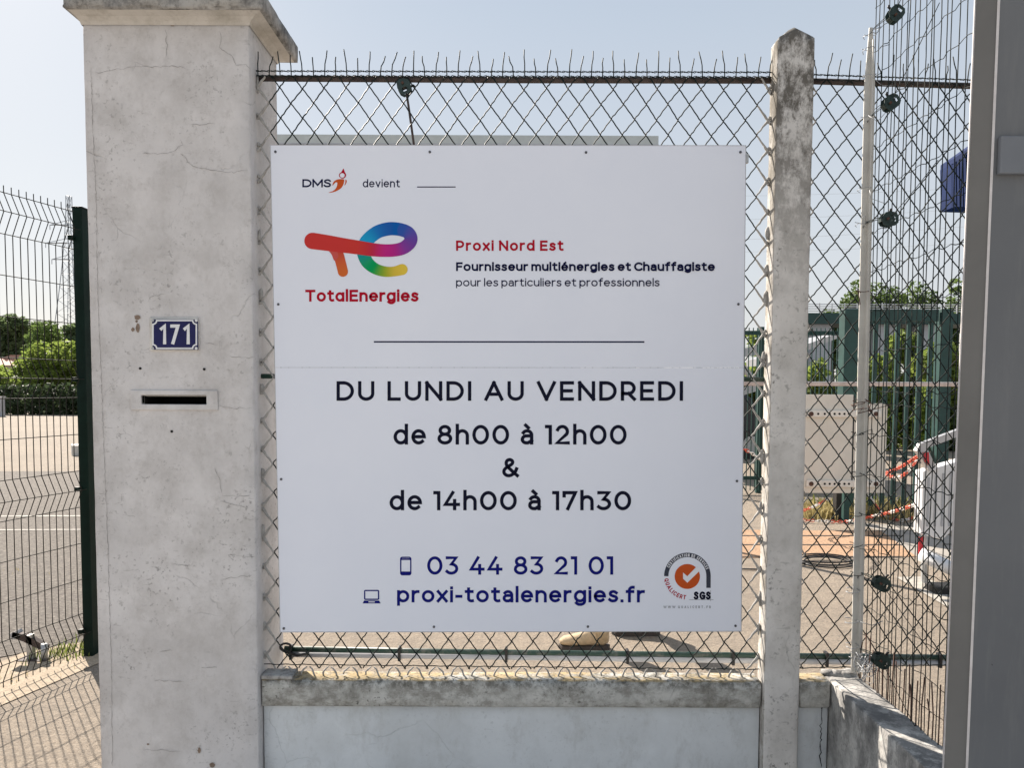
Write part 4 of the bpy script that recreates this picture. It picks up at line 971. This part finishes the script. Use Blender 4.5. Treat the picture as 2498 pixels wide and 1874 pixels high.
def bush(px, D, ytop, wpx_, label, m_, n=2600, nb_=20, seed=0, leaf=None, cat='bush', name='bush', grp=None):
    b_ = P(px, 948, D); b_.z = 0; h = P(px, ytop, D).z; wd = wpx_ / FPX * D
    mb = MB(); bl = blobs_for((b_.x, b_.y), wd, h, nb_, seed, 0, wd*.6); rnd = random.Random(seed)
    bl += [(b_.x + wd*(k/5 - .5)*.9, b_.y + rnd.uniform(-.3, .3), h*.25, wd*.2, wd*.2, h*.3) for k in range(6)]
    leaf_cloud(mb, bl, n, leaf or wd*.03, seed + 1)
    o = empty(name, b_, label, cat, grp); mb.build('foliage', M[m_], o)
    st_ = MB(); 
    for k in range(5): x = b_.x + wd*rnd.uniform(-.3, .3); st_.tube([(x, b_.y, 0), (x + rnd.uniform(-.3, .3), b_.y, h*.35), (x + rnd.uniform(-.6, .6), b_.y, h*.7)], [h*.02, h*.012, h*.004], 5)
    st_.build('stem', M['bark'], o)
    return o
# left background
tree(62, 66, 0, 764, 150, 'big dark green tree, tallest of the trees behind the left wire panel', 'leafd', 9000, 34, 1, leaf=.24)
tree(180, 72, 0, 785, 110, 'darker tree half hidden by the green post, right of the tallest tree', 'leafd', 6000, 28, 2, leaf=.24)
tree(-60, 64, 0, 830, 150, 'round dark tree partly outside the left edge of the view', 'leafd', 6000, 24, 3, leaf=.24)
bush(165, 50, 806, 200, 'sunlit yellow green bush nearest to the green post', 'leafy', 9000, 30, 4, .15)
bush(70, 49, 872, 170, 'sunlit light green bush in front of the small tiled house', 'leafy', 7000, 26, 5, .15)
bush(128, 57, 772, 150, 'mid green bush rising between the tallest tree and the green post', 'leafm', 8000, 30, 14, .17)
bush(-60, 50, 870, 170, 'light green bush left of the small tiled house', 'leafy', 5000, 22, 6, .15)
mb = MB(); rnd = random.Random(3); A_ = G(-500, 1010); B_ = G(330, 1010)
bl = [(A_.x + (B_.x - A_.x)*(k/18), A_.y + .5, .75, 1.5, .8, .95) for k in range(19)]
leaf_cloud(mb, bl, 9000, .14, 9); hd = empty('shade_foliage', ((A_.x + B_.x)/2, A_.y, 0), 'long dark foliage strip painting the shade under the far bushes', 'shade_foliage'); mb.build('foliage', M['leafshade'], hd)  # dark foliage put in for the shade beneath the bushes
st_ = MB(); [st_.tube([(A_.x + (B_.x - A_.x)*k/18, A_.y + .6, 0), (A_.x + (B_.x - A_.x)*k/18, A_.y + .6, 1.3)], [.06, .03], 5) for k in range(19)]; st_.build('stem', M['bark'], hd)
mb = MB(); rnd = random.Random(77)
leaf_cloud(mb, [(-190 + k*5.2, 118 + rnd.uniform(-6, 6), 1.8 + rnd.uniform(-.4, .9), 4.2, 2.5, rnd.uniform(1.9, 3.0)) for k in range(80)], 15000, .42, 78)
tag(mb.build('treeline', M['leafd']), kind='stuff')
# small tiled house
hs = G(40, 1005); D = 58; c0 = P(25, 948, D)
ho = empty('house', (c0.x, D + 3, 0), 'small pale house with red tiled roof between the bushes', 'house')
hx0, hx1 = P(-25, 948, D).x, P(52, 948, D).x; he = P(30, 890, D).z; hr = P(30, 862, D).z
MB().box((hx0, D, 0), (hx1, D + 6, he)).build('wall', M['housew'], ho)
mb = MB(); mb.prism([(hx0 - .3, D - .4, he - .05), (hx0 - .3, D + 3, hr), (hx0 - .3, D + 6.4, he - .05), (hx0 - .3, D + 3, he - .06)], (hx1 - hx0 + .6, 0, 0)); mb.build('roof', M['tile'], ho, fixn=True)
MB().box((hx0 + .5, D - .03, 1.0), (hx0 + 1.5, D + .01, 2.2)).build('window', M['glass'], ho)
# lattice pylon
D = 230; pz = P(183, 500, D); xb = P(180, 948, D).x
py_ = empty('lattice_pylon', (xb, D, 0), 'tall lattice power pylon with three cross arms behind the green post', 'pylon')
mb = MB(); Ht = P(180, 478, D).z
def half(z): return max(.55, 5.2*(1 - z/Ht)**1.5 + .5)
lv = [Ht*k/15 for k in range(16)]
for sx, sy in ((-1, -1), (1, -1), (1, 1), (-1, 1)): mb.tube([(xb + sx*half(z), D + sy*half(z), z) for z in lv], .13, 4)
for z0, z1 in zip(lv, lv[1:]):
    for sy in (-1, 1):
        mb.tube([(xb - half(z0), D + sy*half(z0), z0), (xb + half(z1), D + sy*half(z1), z1)], .07, 3); mb.tube([(xb + half(z0), D + sy*half(z0), z0), (xb - half(z1), D + sy*half(z1), z1)], .07, 3)
        mb.tube([(xb - half(z1), D + sy*half(z1), z1), (xb + half(z1), D + sy*half(z1), z1)], .06, 3)
mb.build('mast', M['pylon'], py_)
arm_pts = []
for yy, ln in ((549, 5.8), (593, 7.2), (633, 5.5)):
    z = P(180, yy, D).z; m2 = MB()
    for sx in (-1, 1):
        e = Vector((xb + sx*ln, D, z)); m2.tube([(xb + sx*.5, D - .5, z), e], .11, 4); m2.tube([(xb + sx*.5, D + .5, z), e], .11, 4); m2.tube([(xb + sx*.5, D, z + 1.4), e], .09, 4)
        m2.tube([e, e + Vector((0, 0, -1.4))], .10, 5); arm_pts.append(e + Vector((0, 0, -1.4)))
    m2.build('cross_arm', M['pylon'], py_)
for k, (ya, yb) in enumerate(((478, 455), (536, 505), (585, 548), (615, 590))):
    pts = []
    for t in range(25):
        s1 = t/24; D = 220 - 60*s1; px = 1790 + s1*620; yy = ya + (yb - ya)*s1 + 4*4*(s1*(1 - s1)); pts.append(P(px, yy, D))
    mb = MB(); mb.tube(pts, .028, 4); tag(mb.build('power_line', M['pylon']), 'thin grey overhead power line crossing the pale sky on the right', 'power line', 'overhead power lines')
# kerb island and utility box
k0 = G(141, 1113); k1 = G(330, 1113); hgt = .22
ki = empty('kerb_island', ((k0.x + k1.x)/2, k0.y, 0), 'raised kerb island with dry grass top in the car park', 'kerb')
pl = [(k0.x, k0.y + .5), (k0.x + .25, k0.y + .1), (k0.x + .8, k0.y), (k1.x, k0.y), (k1.x, k0.y + 2.6), (k0.x + .8, k0.y + 2.6), (k0.x + .2, k0.y + 2.0)]
MB().prism([(x, y, 0) for x, y in pl], (0, 0, hgt)).build('kerb', M['kerb'], ki, fixn=True)
MB().prism([(x + (.15 if x < k0.x + 1 else -.1), y + (.15 if y < k0.y + 1 else -.15), hgt - .02) for x, y in pl], (0, 0, .05)).build('dry_turf', M['dry'], ki, fixn=True)
c0 = G(2, 1016); ub = empty('utility_cabinet', c0, 'grey roadside utility cabinet at the far left edge of the car park', 'cabinet')
x0 = P(-24, 990, c0.y).x; x1 = P(8, 990, c0.y).x; zh = P(0, 970, c0.y).z
MB().box((x0, c0.y, 0), (x1, c0.y + .15, zh)).build('housing', M['conduit'], ub, bevel=.02); MB().box((x0 + .1, c0.y - .012, .2), (x1 - .1, c0.y, zh - .15)).build('door', M['galv'], ub); MB().box((x0 - .04, c0.y - .04, zh), (x1 + .04, c0.y + .19, zh + .05)).build('lid', M['conduit'], ub)
# dirt and weeds at the foot of the wire panel
mb = MB(); q = [PB + Vector((.25, .35, .004)), PB + u*2.4 + nrm*.10 + Vector((0, 0, .004)), PB + u*2.4 - nrm*.22 + Vector((0, 0, .004)), PB - nrm*.34 + Vector((0, .3, .004))]
tag(mb.quad([tuple(p) for p in q]).build('path', M['gravel']), kind='structure')
def tufts(name, pts, n, h, m_, seed, spread, label_kind='stuff'):
    rnd = random.Random(seed); mb = MB()
    for p in pts:
        for k in range(n):
            c = Vector(p) + Vector((rnd.gauss(0, spread), rnd.gauss(0, spread), 0)); a_ = rnd.uniform(0, 6.28); hh = h*rnd.uniform(.4, 1.2); ln = hh*rnd.uniform(.2, .8); wv = hh*.07
            d = Vector((math.cos(a_), math.sin(a_), 0)); s = Vector((-d.y, d.x, 0))
            mb.add([c - s*wv, c + s*wv, c + d*ln*.4 + s*wv*.8 + Vector((0, 0, hh*.7)), c + d*ln*.4 - s*wv*.8 + Vector((0, 0, hh*.7)), c + d*ln + Vector((0, 0, hh))], [(0, 1, 2, 3), (3, 2, 4)])
    o = mb.build(name, m_); tag(o, kind='stuff'); return o
tufts('weeds', [G(x, y) for x, y in ((150, 1590), (170, 1585), (190, 1580), (200, 1590), (130, 1600), (110, 1606), (185, 1600), (160, 1604))], 34, .045, M['weed'], 5, .055)
tufts('leaf_litter', [G(x, y) for x, y in ((60, 1640), (110, 1640), (150, 1620), (105, 1380), (60, 1400), (180, 1622))], 5, .03, M['dry'], 6, .10)
# ================================================================== WAREHOUSE BEHIND THE BOARD
D = 45; wx0, wx1 = P(300, 600, D).x, P(1597, 340, D).x; wz1 = P(1200, 331, D).z; 
wh = empty('warehouse', ((wx0 + wx1)/2, D + 8, 0), 'long flat roofed grey warehouse with pale coping behind the notice board', 'building')
mb = MB(); n = 150
for k in range(n):         # ribbed cladding
    x0 = wx0 + (wx1 - wx0)*k/n; x1 = wx0 + (wx1 - wx0)*(k + 1)/n; xm = x0 + (x1 - x0)*.6
    mb.add([(x0, D, 0), (xm, D, 0), (xm, D, wz1 - .5), (x0, D, wz1 - .5), (xm, D + .05, 0), (x1, D + .05, 0), (x1, D + .05, wz1 - .5), (xm, D + .05, wz1 - .5)], [(0, 1, 2, 3), (4, 5, 6, 7), (1, 4, 7, 2)])
mb.box((wx0, D + .06, 0), (wx1, D + 16, wz1 - .5)); mb.build('wall', M['clad'], wh)
MB().box((wx0 - .2, D - .12, wz1 - .5), (wx1 + .2, D + 16.1, wz1)).build('coping', M['coping'], wh)
MB().box((wx0 - .22, D - .14, wz1 - .56), (wx1 + .22, D - .10, wz1 - .48)).build('drip_edge', M['canopy'], wh)
for k in range(3):
    x = wx0 + 6 + k*9; MB().box((x, D - .06, 0), (x + 4.5, D + .02, 5)).build('loading_door', M['conduit'], wh)
# ================================================================== RIGHT BACKGROUND
# green palisade gate
D = 9.0
pg = empty('palisade_gate', (P(2180, 1000, D).x, D, 0), 'tall dark green steel gate with flat pales between two box posts', 'gate')
bxz = lambda x0, y0, x1, y1, D, dd: ((P(x0, (y0+y1)/2, D).x, D, max(0, P(x0, y1, D).z)), (P(x1, (y0+y1)/2, D).x, D + dd, P(x1, y0, D).z))
for x0, x1 in ((2055, 2089), (2291, 2318)):
    a_, b_ = bxz(x0, 753, x1, 1262, D, .16); MB().box((a_[0], a_[1], 0), b_).build('gate_post', M['pgreen'], pg, bevel=.006)
a_, b_ = bxz(2090, 755, 2290.5, 783, D + .02, .08); MB().box(a_, b_).build('top_rail', M['pgreen'], pg)
a_, b_ = bxz(2090, 1252, 2290.5, 1262, D + .02, .08); MB().box((a_[0], a_[1], .04), (b_[0], b_[1], .11)).build('bottom_rail', M['black'], pg)
for k in range(7):
    x = 2100 + 26.8*k
    a_, b_ = bxz(x, 786, x + 9.5, 1256, D + .045, .03); MB().box((a_[0], a_[1], .112), (b_[0], b_[1], b_[2] + .015)).build('pale', M['pgreen'], pg)
# sections to the left of the gate, seen in the gap beside the post
pf = empty('palisade_fence', (P(1900, 1000, 11).x, 11, 0), 'dark green wire fence continuing left of the tall gate', 'fence')
mb = MB(); xA, xB = P(1700, 1000, 11).x, P(2058, 1000, 11).x; x = xA; zz = P(1900, 800, 11).z
while x < xB: mb.box((x, 11, .05), (x + .012, 11.012, zz)); x += .06
mb.build('bars', M['pgreen'], pf)
MB().box((xA, 11.014, zz - .1), (xB, 11.05, zz - .04)).build('rail', M['pgreen'], pf); MB().box((xA, 11.014, .2), (xB, 11.05, .25)).build('rail', M['pgreen'], pf)
for px in (1852, 1700): x = P(px, 1000, 11).x; MB().box((x, 11.06, 0), (x + .07, 11.13, zz + .02)).build('fence_post', M['pgreen'], pf)
# footbridge beyond: green girder with white railing, grey piers
D = 34; fb = empty('footbridge', (P(2150, 900, D).x, D, 0), 'green girder footbridge with thin white railing above the pale grey piers', 'bridge')
xa, xb_ = P(1940, 780, D).x, P(2520, 780, D).x; za, zb2 = P(2100, 790, D).z, P(2100, 764, D).z
MB().box((xa, D, za), (xb_, D + 2.2, zb2)).build('girder', M['pgreen'], fb)
mb = MB(); zr = P(2100, 742, D).z
for q_ in range(4): mb.tube([(xa, D + .1, zb2 + (zr - zb2)*(q_ + 1)/4), (xb_, D + .1, zb2 + (zr - zb2)*(q_ + 1)/4)], .022, 5)
for k in range(20): x = xa + (xb_ - xa)*k/19; mb.tube([(x, D + .1, zb2), (x, D + .1, zr + .05)], .025, 5)
mb.build('railing', M['whitep'], fb)
for px in (1985, 2150, 2260, 2400): x = P(px, 850, D).x; MB().box((x, D + .3, 0), (x + .9, D + 1.9, za)).build('pier', M['conduit'], fb)
for k, (px, yt, wv, m_) in enumerate(((2075, 674, 80, 'leafm'), (2025, 735, 60, 'leafm'), (2150, 684, 100, 'leafm'), (2240, 655, 110, 'leafm'), (2325, 678, 90, 'leafm'))):
    tree(px, 43, 0, yt, wv, ['airy green tree directly behind the white post', 'small airy tree left of the white post, above the girder', 'bushy tree between the white post and the tallest tree', 'tallest airy green tree above the footbridge', 'green tree half cut off by the steel gate post'][k], m_, 3400, 34, 20 + k, leaf=.11, z0f=.3)
for k, (px, yt, wv, m_, D) in enumerate(((2010, 850, 110, 'leafy', 18), (2120, 825, 120, 'leafy', 19), (2200, 800, 120, 'leafy', 20), (2290, 810, 120, 'leafy', 19), (1850, 790, 120, 'leafy', 21), (2380, 830, 120, 'leafm', 19))):
    bush(px, D, yt, wv, ['yellow green bush left of the tall green gate', 'light green bush behind the left pales of the green gate', 'tall mid green bush behind the middle of the green gate', 'yellow green bush behind the right pales of the green gate', 'bush seen in the slit between notice board and concrete post', 'mid green bush behind the right gate post'][k], m_, 6500, 26, 40 + k, .075)
dw = empty('low_wall', (P(2200, 1010, 36).x, 36, 0), 'low black wall with pale coping across the far road', 'wall')
zA = P(2200, 1006, 36).z; x0, x1 = P(2100, 1000, 36).x, P(2600, 1000, 36).x
MB().box((x0, 36, 0), (x1, 36.3, zA - .12)).build('wall_body', M['darkwall'], dw); MB().box((x0 - .03, 35.95, zA - .119), (x1, 36.35, zA)).build('coping', M['kerb'], dw)
tufts('dry_grass', [G(x, y) for x in range(1960, 2250, 13) for y in (1250, 1262)], 30, .16, M['dry'], 8, .13)
tufts('grass', [G(x, y) for x in range(1970, 2250, 30) for y in (1246,)], 12, .2, M['weed'], 9, .15)
# sign seen from behind: two cream sheets on two perforated straps
D = 8.55; sb = empty('signboard_back', P(2060, 1080, D), 'cream back of a large signboard with two perforated straps', 'signboard')
for x0, x1, y0, y1 in ((1925, 2079, 963, 1203), (2082.5, 2162, 985, 1203)):
    a_, b_ = bxz(x0, y0, x1, y1, D, .02); MB().box(a_, b_).build('sheet', M['cream'], sb, bevel=.004)
a_, b_ = bxz(2079.5, 966, 2082, 1203, D + .004, .012); MB().box(a_, b_).build('seam_channel', M['darkwall'], sb)
for yc, rnd_end in ((1010, 1), (1181, 0)):
    a_, b_ = bxz(1968, yc - 8, 2150, yc + 8, D - .03, .026); st_ = MB().box(a_, b_).build('strap', M['strap'], sb, bevel=.008)
    for px in [1979] + [1996, 2012, 2024, 2036, 2048, 2060, 2071, 2110, 2122] + [2137]:
        c0 = P(px, yc, D - .03); big = px in (1979, 2137); h = MB(); h.tube([c0 + Vector((0, -.006 if big else -.001, 0)), c0 + Vector((0, .004, 0))], .026 if big else .013, 10)
        h.build('bolt' if big else 'strap_hole', M['rustwire'] if big else M['hole'], st_)
a_, b_ = bxz(2040, 1204, 2054, 1266, 8.72, .10); MB().box((a_[0], a_[1], 0), b_).build('foot', M['black'], sb)
a_, b_ = bxz(2060, 964, 2074, 1266, 8.60, .06); MB().box((a_[0], 8.58, 0), (b_[0], 8.64, b_[2])).build('carrier_post', M['pgreen'], sb)
# long weathered bar at eye height
D = 7.2; lb_ = empty('barrier_bar', P(2000, 933, D), 'long horizontal weathered bar at eye height behind the mesh', 'bar')
p0, p1 = P(1700, 936, D), P(2420, 931, D); MB().box((p0.x, D, p0.z - .018), (p1.x, D + .05, p0.z + .018)).build('bar', M['railw'], lb_, bevel=.006)
MB().box((p0.x, D + .004, p0.z + .0185), (p1.x, D + .046, p0.z + .024)).build('cap_strip', M['whitep'], lb_)
for px in (1735, 2400): x = P(px, 940, D).x; MB().box((x, D + .052, 0), (x + .05, D + .10, p0.z + .03)).build('upright', M['railw'], lb_)
# white lifting barrier with red reflectors
D = 5.9; br = empty('lifting_barrier', P(2330, 1380, D), 'white sheet metal barrier with sloping arm and red reflectors beside the steel gate post', 'barrier')
mb = MB(); mb.prism([P(x, y, D) for x, y in ((2252, 1150), (2330, 1128), (2480, 1086), (2500, 1270), (2330, 1288), (2300, 1318), (2247, 1305))], (0, .12, 0)); bd = mb.build('panel', M['whitep'], br, bevel=.01)
mb = MB()
for k in range(9):
    x0 = 2264 + k*18; a_ = P(x0, 1165 - k*5, D - .006); b_ = P(x0 - 1, 1285, D - .006); mb.box((a_.x, D - .008, b_.z), (a_.x + .014, D - .001, a_.z))
mb.build('rib', M['conduit'], bd)
mb = MB(); mb.prism([P(x, y, D - .06) for x, y in ((2236, 1100), (2246, 1083), (2480, 995), (2480, 1012), (2262, 1094), (2284, 1140), (2268, 1150))], (0, .05, 0)); mb.build('sloping_arm', M['canopy'], br, fixn=True)
for pts in (((2252, 1104), (2266, 1104), (2268, 1136), (2258, 1128)), ((2243, 1310), (2255, 1310), (2252, 1350), (2240, 1352))):
    MB().prism([P(x, y, D - .075) for x, y in pts], (0, .012, 0)).build('reflector', M['redp'], br, fixn=True)
a_ = P(2246, 1362, D - .1); mb = MB(); mb.tube([P(2244, 1352, D - .1), P(2330, 1392, D - .25), P(2480, 1440, D - .45)], .052, 14); mb.build('bumper_tube', M['whitep'], br, smooth=True)
mb = MB(); mb.prism([P(x, y, D - .02) for x, y in ((2255, 1306), (2262, 1308), (2262, 1432), (2254, 1430))], (0, .05, 0)); mb.prism([P(x, y, D + .1) for x, y in ((2470, 1270), (2480, 1270), (2480, 1430), (2470, 1430))], (0, .05, 0)); mb.build('leg', M['galv'], br, fixn=True)
mb = MB(); mb.box((P(2250, 1400, 5.75).x, 5.55, 0), (P(2500, 1400, 5.75).x, 5.72, .06)); mb.build('base', M['black'], br, bevel=.01)
# red and white plastic chains
def chain(path, label, cols, r=.019, wire=.0042, D=None, grp=None):
    pts = [Vector(p) for p in cr([tuple(p) for p in path], 14)]; ds = [0]
    for a_, b_ in zip(pts, pts[1:]): ds.append(ds[-1] + (b_ - a_).length)
    tot = ds[-1]; step = r*2.1; n = int(tot/step); o = empty('plastic_chain', pts[0], label, 'chain', grp); mbs = [MB() for _ in cols]
    for k in range(n):
        s = (k + .5)*step; i = max(j for j in range(len(ds)) if ds[j] <= s); i = min(i, len(pts)-2); c = pts[i].lerp(pts[i+1], (s - ds[i]) / max(1e-6, ds[i+1] - ds[i])); t = (pts[i+1] - pts[i]).normalized()
        side = t.cross(Vector((0, 0, 1))).normalized() if k % 2 else t.cross(t.cross(Vector((0, 0, 1)))).normalized()
        lk = [c + t*(r*1.45*math.cos(a)) + side*(r*.75*math.sin(a)) for a in [2*math.pi*q/12 for q in range(13)]]
        mbs[(k // 5) % len(cols)].tube(lk, wire, 5, False)
    for mb, (nm, m_) in zip(mbs, cols): mb.build(nm, M[m_], o, smooth=True)
RW = [('red_links', 'chainred'), ('white_links', 'chainwhite')]
chain([G(1940, 1268, .03), G(2000, 1272, .03), G(2062, 1273, .03), P(2110, 1264, 7.9), P(2180, 1248, 7.2), P(2245, 1228, 6.2)], 'red and white plastic chain lying along the kerb below the signboard', RW)
chain([P(2118, 1206, 8.5), P(2140, 1238, 8.3), G(2165, 1262, .03), G(2200, 1270, .03), G(2230, 1262, .03)], 'red and white plastic chain hanging down from the signboard strap', RW[::-1])
chain([P(2162, 1155, 7.0), P(2200, 1138, 6.6), P(2232, 1118, 6.1), P(2252, 1104, 5.85)], 'taut orange red chain running up to the barrier reflector', [('red_links', 'chainred')])
chain([P(2162, 1158, 7.0), P(2190, 1166, 6.7), P(2215, 1150, 6.4), P(2240, 1122, 6.0)], 'slack red and white chain sagging beneath the taut chain', RW)
chain([P(1790, 1085, 7.5), P(1840, 1110, 7.6), P(1885, 1150, 7.7), P(1940, 1240, 7.9), P(1985, 1236, 8.1), P(2020, 1216, 8.4)], 'red and white chain crossing behind the concrete post', RW)
# coiled cable on the ground
g0 = G(2020, 1378); cc = MB(); 
for k in range(3): cc.tube([g0 + Vector((.20*math.cos(a)*(1 + .12*k), .16*math.sin(a)*(1 - .1*k) + .05*k, .012 + .006*k + .02*max(0, math.sin(a)))) for a in [2*math.pi*q/28 for q in range(29)]], .007, 5, False)
cc.tube([g0 + Vector((-.2, 0, .01)), g0 + Vector((-.5, -.25, .01)), g0 + Vector((-.9, -.2, .01))], .007, 5); tag(cc.build('coiled_cable', M['black'], smooth=True), 'loose coil of dark cable on the yard ground', 'cable')
# grey metal canopy frame seen either side of the post
D = 13; cy_ = empty('canopy_frame', (P(1880, 1000, D).x, D, 0), 'grey metal shelter with sloping roof sheet and diagonal strut behind the concrete post', 'shelter')
def bar(pix, D, dd, nm, m_='canopy'): MB().prism([P(x, y, D) for x, y in pix], (0, dd, 0)).build(nm, M[m_], cy_, fixn=True)
bar([(1560, 905), (1560, 895), (1880, 838), (1880, 862)], D, 2.4, 'roof_sheet'); bar([(1780, 866), (1795, 866), (1882, 960), (1868, 966)], D + .3, .12, 'strut')
bar([(1880, 890), (1880, 872), (2046, 812), (2052, 822)], D + 2.5, 1.6, 'roof_sheet'); bar([(1770, 978), (1770, 962), (1880, 930), (1880, 944)], D + .2, .3, 'cross_beam')
for px in (1600, 1872): x = P(px, 950, D + .5).x; MB().box((x, D + .5, 0), (x + .12, D + .62, P(px, 880, D + .5).z)).build('support_post', M['canopy'], cy_)
# dark parked car glimpsed in the slit
D = 16.5; car = empty('parked_car', (P(1830, 1110, D).x, D, 0), 'dark parked car glimpsed between notice board and concrete post', 'car')
x0 = P(1690, 1100, D).x; x1 = P(1868, 1100, D).x; L_ = x1 - x0
pr = [(0, .28), (0, .75), (.05, .86), (.22, .93), (.33, 1.36), (.42, 1.44), (.68, 1.44), (.8, 1.30), (.9, .95), (.985, .86), (1, .6), (.99, .28)]
mb = MB(); mb.prism([(x0 + L_*a_*1.0, D, z) for a_, z in pr], (0, 1.7, 0)); mb.build('body', M['carpaint'], car, bevel=.05)
MB().prism([(x0 + L_*a_, D - .004, z) for a_, z in ((.28, .97), (.36, 1.32), (.44, 1.38), (.66, 1.38), (.76, 1.26), (.83, .97))], (0, .02, 0)).build('side_window', M['glass'], car, fixn=True)
for k in (.18, .80):
    c0 = Vector((x0 + L_*k, D - .02, .31)); wh_ = MB(); wh_.tube([c0, c0 + Vector((0, .22, 0))], .31, 20); wo = wh_.build('wheel', M['black'], car); MB().tube([c0 + Vector((0, -.012, 0)), c0 + Vector((0, .0, 0))], .19, 16).build('rim', M['galv'], wo)
MB().box((x1 - .06, D + .1, .62), (x1 + .015, D + .4, .76)).build('headlight', M['glass'], car); MB().box((x1 - .06, D + 1.3, .62), (x1 + .015, D + 1.6, .76)).build('headlight', M['glass'], car)
# blue corrugated box high up by the gate post
D = 20; bb_ = empty('blue_box_sign', (P(2370, 430, D).x, D, 0), 'blue corrugated box panel high on a grey mast behind the steel gate post', 'sign')
f = [P(2326, 398, D), P(2450, 312, D - 1.5), P(2450, 506, D - 1.5), P(2328, 504, D)]
mb = MB(); N = 14
for k in range(N):
    s0, s1, s2 = k/N, (k + .6)/N, (k + 1)/N; b0_, b1_ = f[0].lerp(f[1], s0), f[3].lerp(f[2], s0); c0_, c1_ = f[0].lerp(f[1], s1), f[3].lerp(f[2], s1); d0_, d1_ = f[0].lerp(f[1], s2), f[3].lerp(f[2], s2); w_ = Vector((0, .1, 0))
    mb.add([b0_, c0_, c1_, b1_, c0_ + w_, d0_ + w_, d1_ + w_, c1_ + w_], [(0, 1, 2, 3), (4, 5, 6, 7), (1, 4, 7, 2), (0, 3, 7, 4)])
mb.prism([p + Vector((0, .12, 0)) for p in f], (0, .5, 0)); mb.build('corrugated_face', M['bluebox'], bb_)
mb = MB(); dz_ = Vector((0, 0, .12)); mb.prism([f[0], f[1], f[1] + dz_, f[0] + dz_], (0, .6, 0)); mb.build('fascia', M['bluebox'], bb_, fixn=True)
x = P(2420, 700, D).x; MB().tube([(x, D - .3, 0), (x, D - .3, f[2].z)], .16, 12).build('mast', M['galv'], bb_, smooth=True)
# ================================================================== PERSON BEHIND THE BOARD (only the boots show below it)
g0 = G(1452, 1583)
pe = empty('person', g0, 'person standing behind the notice board, only the beige boots visible below it', 'person')
def skinned(name, verts, edges, rad, m_, root=0):
    me = bpy.data.meshes.new(name); me.from_pydata([tuple(Vector(v) + g0) for v in verts], edges, [])
    o = bpy.data.objects.new(name, me); COL.objects.link(o)
    o.modifiers.new('skin', 'SKIN'); sub = o.modifiers.new('sub', 'SUBSURF'); sub.levels = sub.render_levels = 2
    for i, r in enumerate(rad): me.skin_vertices[0].data[i].radius = r if isinstance(r, tuple) else (r, r); me.skin_vertices[0].data[i].use_root = (i == root)
    bpy.context.view_layer.update()
    m2 = bpy.data.meshes.new_from_object(o.evaluated_get(bpy.context.evaluated_depsgraph_get())); bpy.data.objects.remove(o); m2.polygons.foreach_set('use_smooth', [True]*len(m2.polygons))
    m2.materials.clear(); return link(name, m2, m_, pe)
# faces picture left; the far foot is set a pace behind
F = Vector((-1, 0, 0)); hipz = .92
B = [(.06,.14,hipz),(.03,.14,1.1),(.02,.14,1.3),(.02,.14,1.45),(0,.14,1.53),(-.02,.14,1.60),(-.03,.14,1.68),(-.02,.14,1.76),
     (.05,.05,.88),(-.01,.03,.50),(.02,.02,.09),(.07,.24,.88),(.20,.26,.50),(.36,.28,.10),
     (.03,-.04,1.42),(.05,-.10,1.14),(-.07,-.10,.92),(-.12,-.09,.84),(.03,.32,1.42),(.08,.38,1.14),(.0,.38,.91),(-.05,.37,.83)]
E_ = [(0,1),(1,2),(2,3),(3,4),(4,5),(5,6),(6,7),(0,8),(8,9),(9,10),(0,11),(11,12),(12,13),(3,14),(14,15),(15,16),(16,17),(3,18),(18,19),(19,20),(20,21)]
RAD = [(.11,.15),(.105,.14),(.12,.16),(.10,.15),.055,.06,.085,.06,.085,.06,.042,.085,.06,.042,.055,.043,.032,.03,.055,.043,.032,.03]
skinned('body', B, E_, RAD, M['shirt'])
for dx, dy, l1 in ((0, 0, 0), (.34, .26, 1)):
    # boot: lofted sections heel -> toe (facing -x), laced shaft above
    secs = [(.075, .030, .02, .085), (.045, .040, .0, .115), (-.02, .041, .0, .105), (-.08, .044, .0, .078), (-.14, .047, .0, .062), (-.185, .040, .004, .052), (-.205, .018, .012, .036)]
    vs = []; fs = []
    for x, hw, z0, z1 in secs:
        for k in range(10):
            a_ = 2*math.pi*k/10; vs.append(g0 + Vector((dx + x, dy + hw*math.cos(a_), .018 + (z0 + z1)/2 + (z1 - z0)/2*math.sin(a_))))
    for i in range(len(secs)-1):
        for k in range(10): fs.append((i*10+k, i*10+(k+1) % 10, i*10+10+(k+1) % 10, i*10+10+k))
    fs += [tuple(range(10))[::-1], tuple((len(secs)-1)*10 + k for k in range(10))]
    mb = MB().add(vs, fs); c0 = g0 + Vector((dx + .03, dy, .06)); mb.tube([c0, c0 + Vector((0, 0, .06)), c0 + Vector((.0, 0, .13))], [.050, .048, .052], 12)
    bt = mb.build('boot', M['boot'], pe, smooth=True)
    mb = MB(); out = [(.085, .0), (.07, .035), (.0, .040), (-.08, .045), (-.15, .050), (-.195, .038), (-.212, 0), (-.195, -.038), (-.15, -.050), (-.08, -.045), (0, -.040), (.07, -.035)]
    mb.prism([g0 + Vector((dx + x, dy + y, 0)) for x, y in out], (0, 0, .024)); mb.build('sole', M['sole'], bt, fixn=True)
skinned('trousers', [B[0], B[8], B[9], (.02,.02,.15), B[11], B[12], (.345,.275,.16)], [(0,1),(1,2),(2,3),(0,4),(4,5),(5,6)], [(.12,.16),.098,.074,.06,.098,.074,.06], M['trouser'])
mb = MB(); c0 = g0 + Vector((-.015, .14, 1.735)); mb.blob(c0, (.088, .080, .07), 2, 14, 8); mb.build('hair', M['hair'], pe, smooth=True)
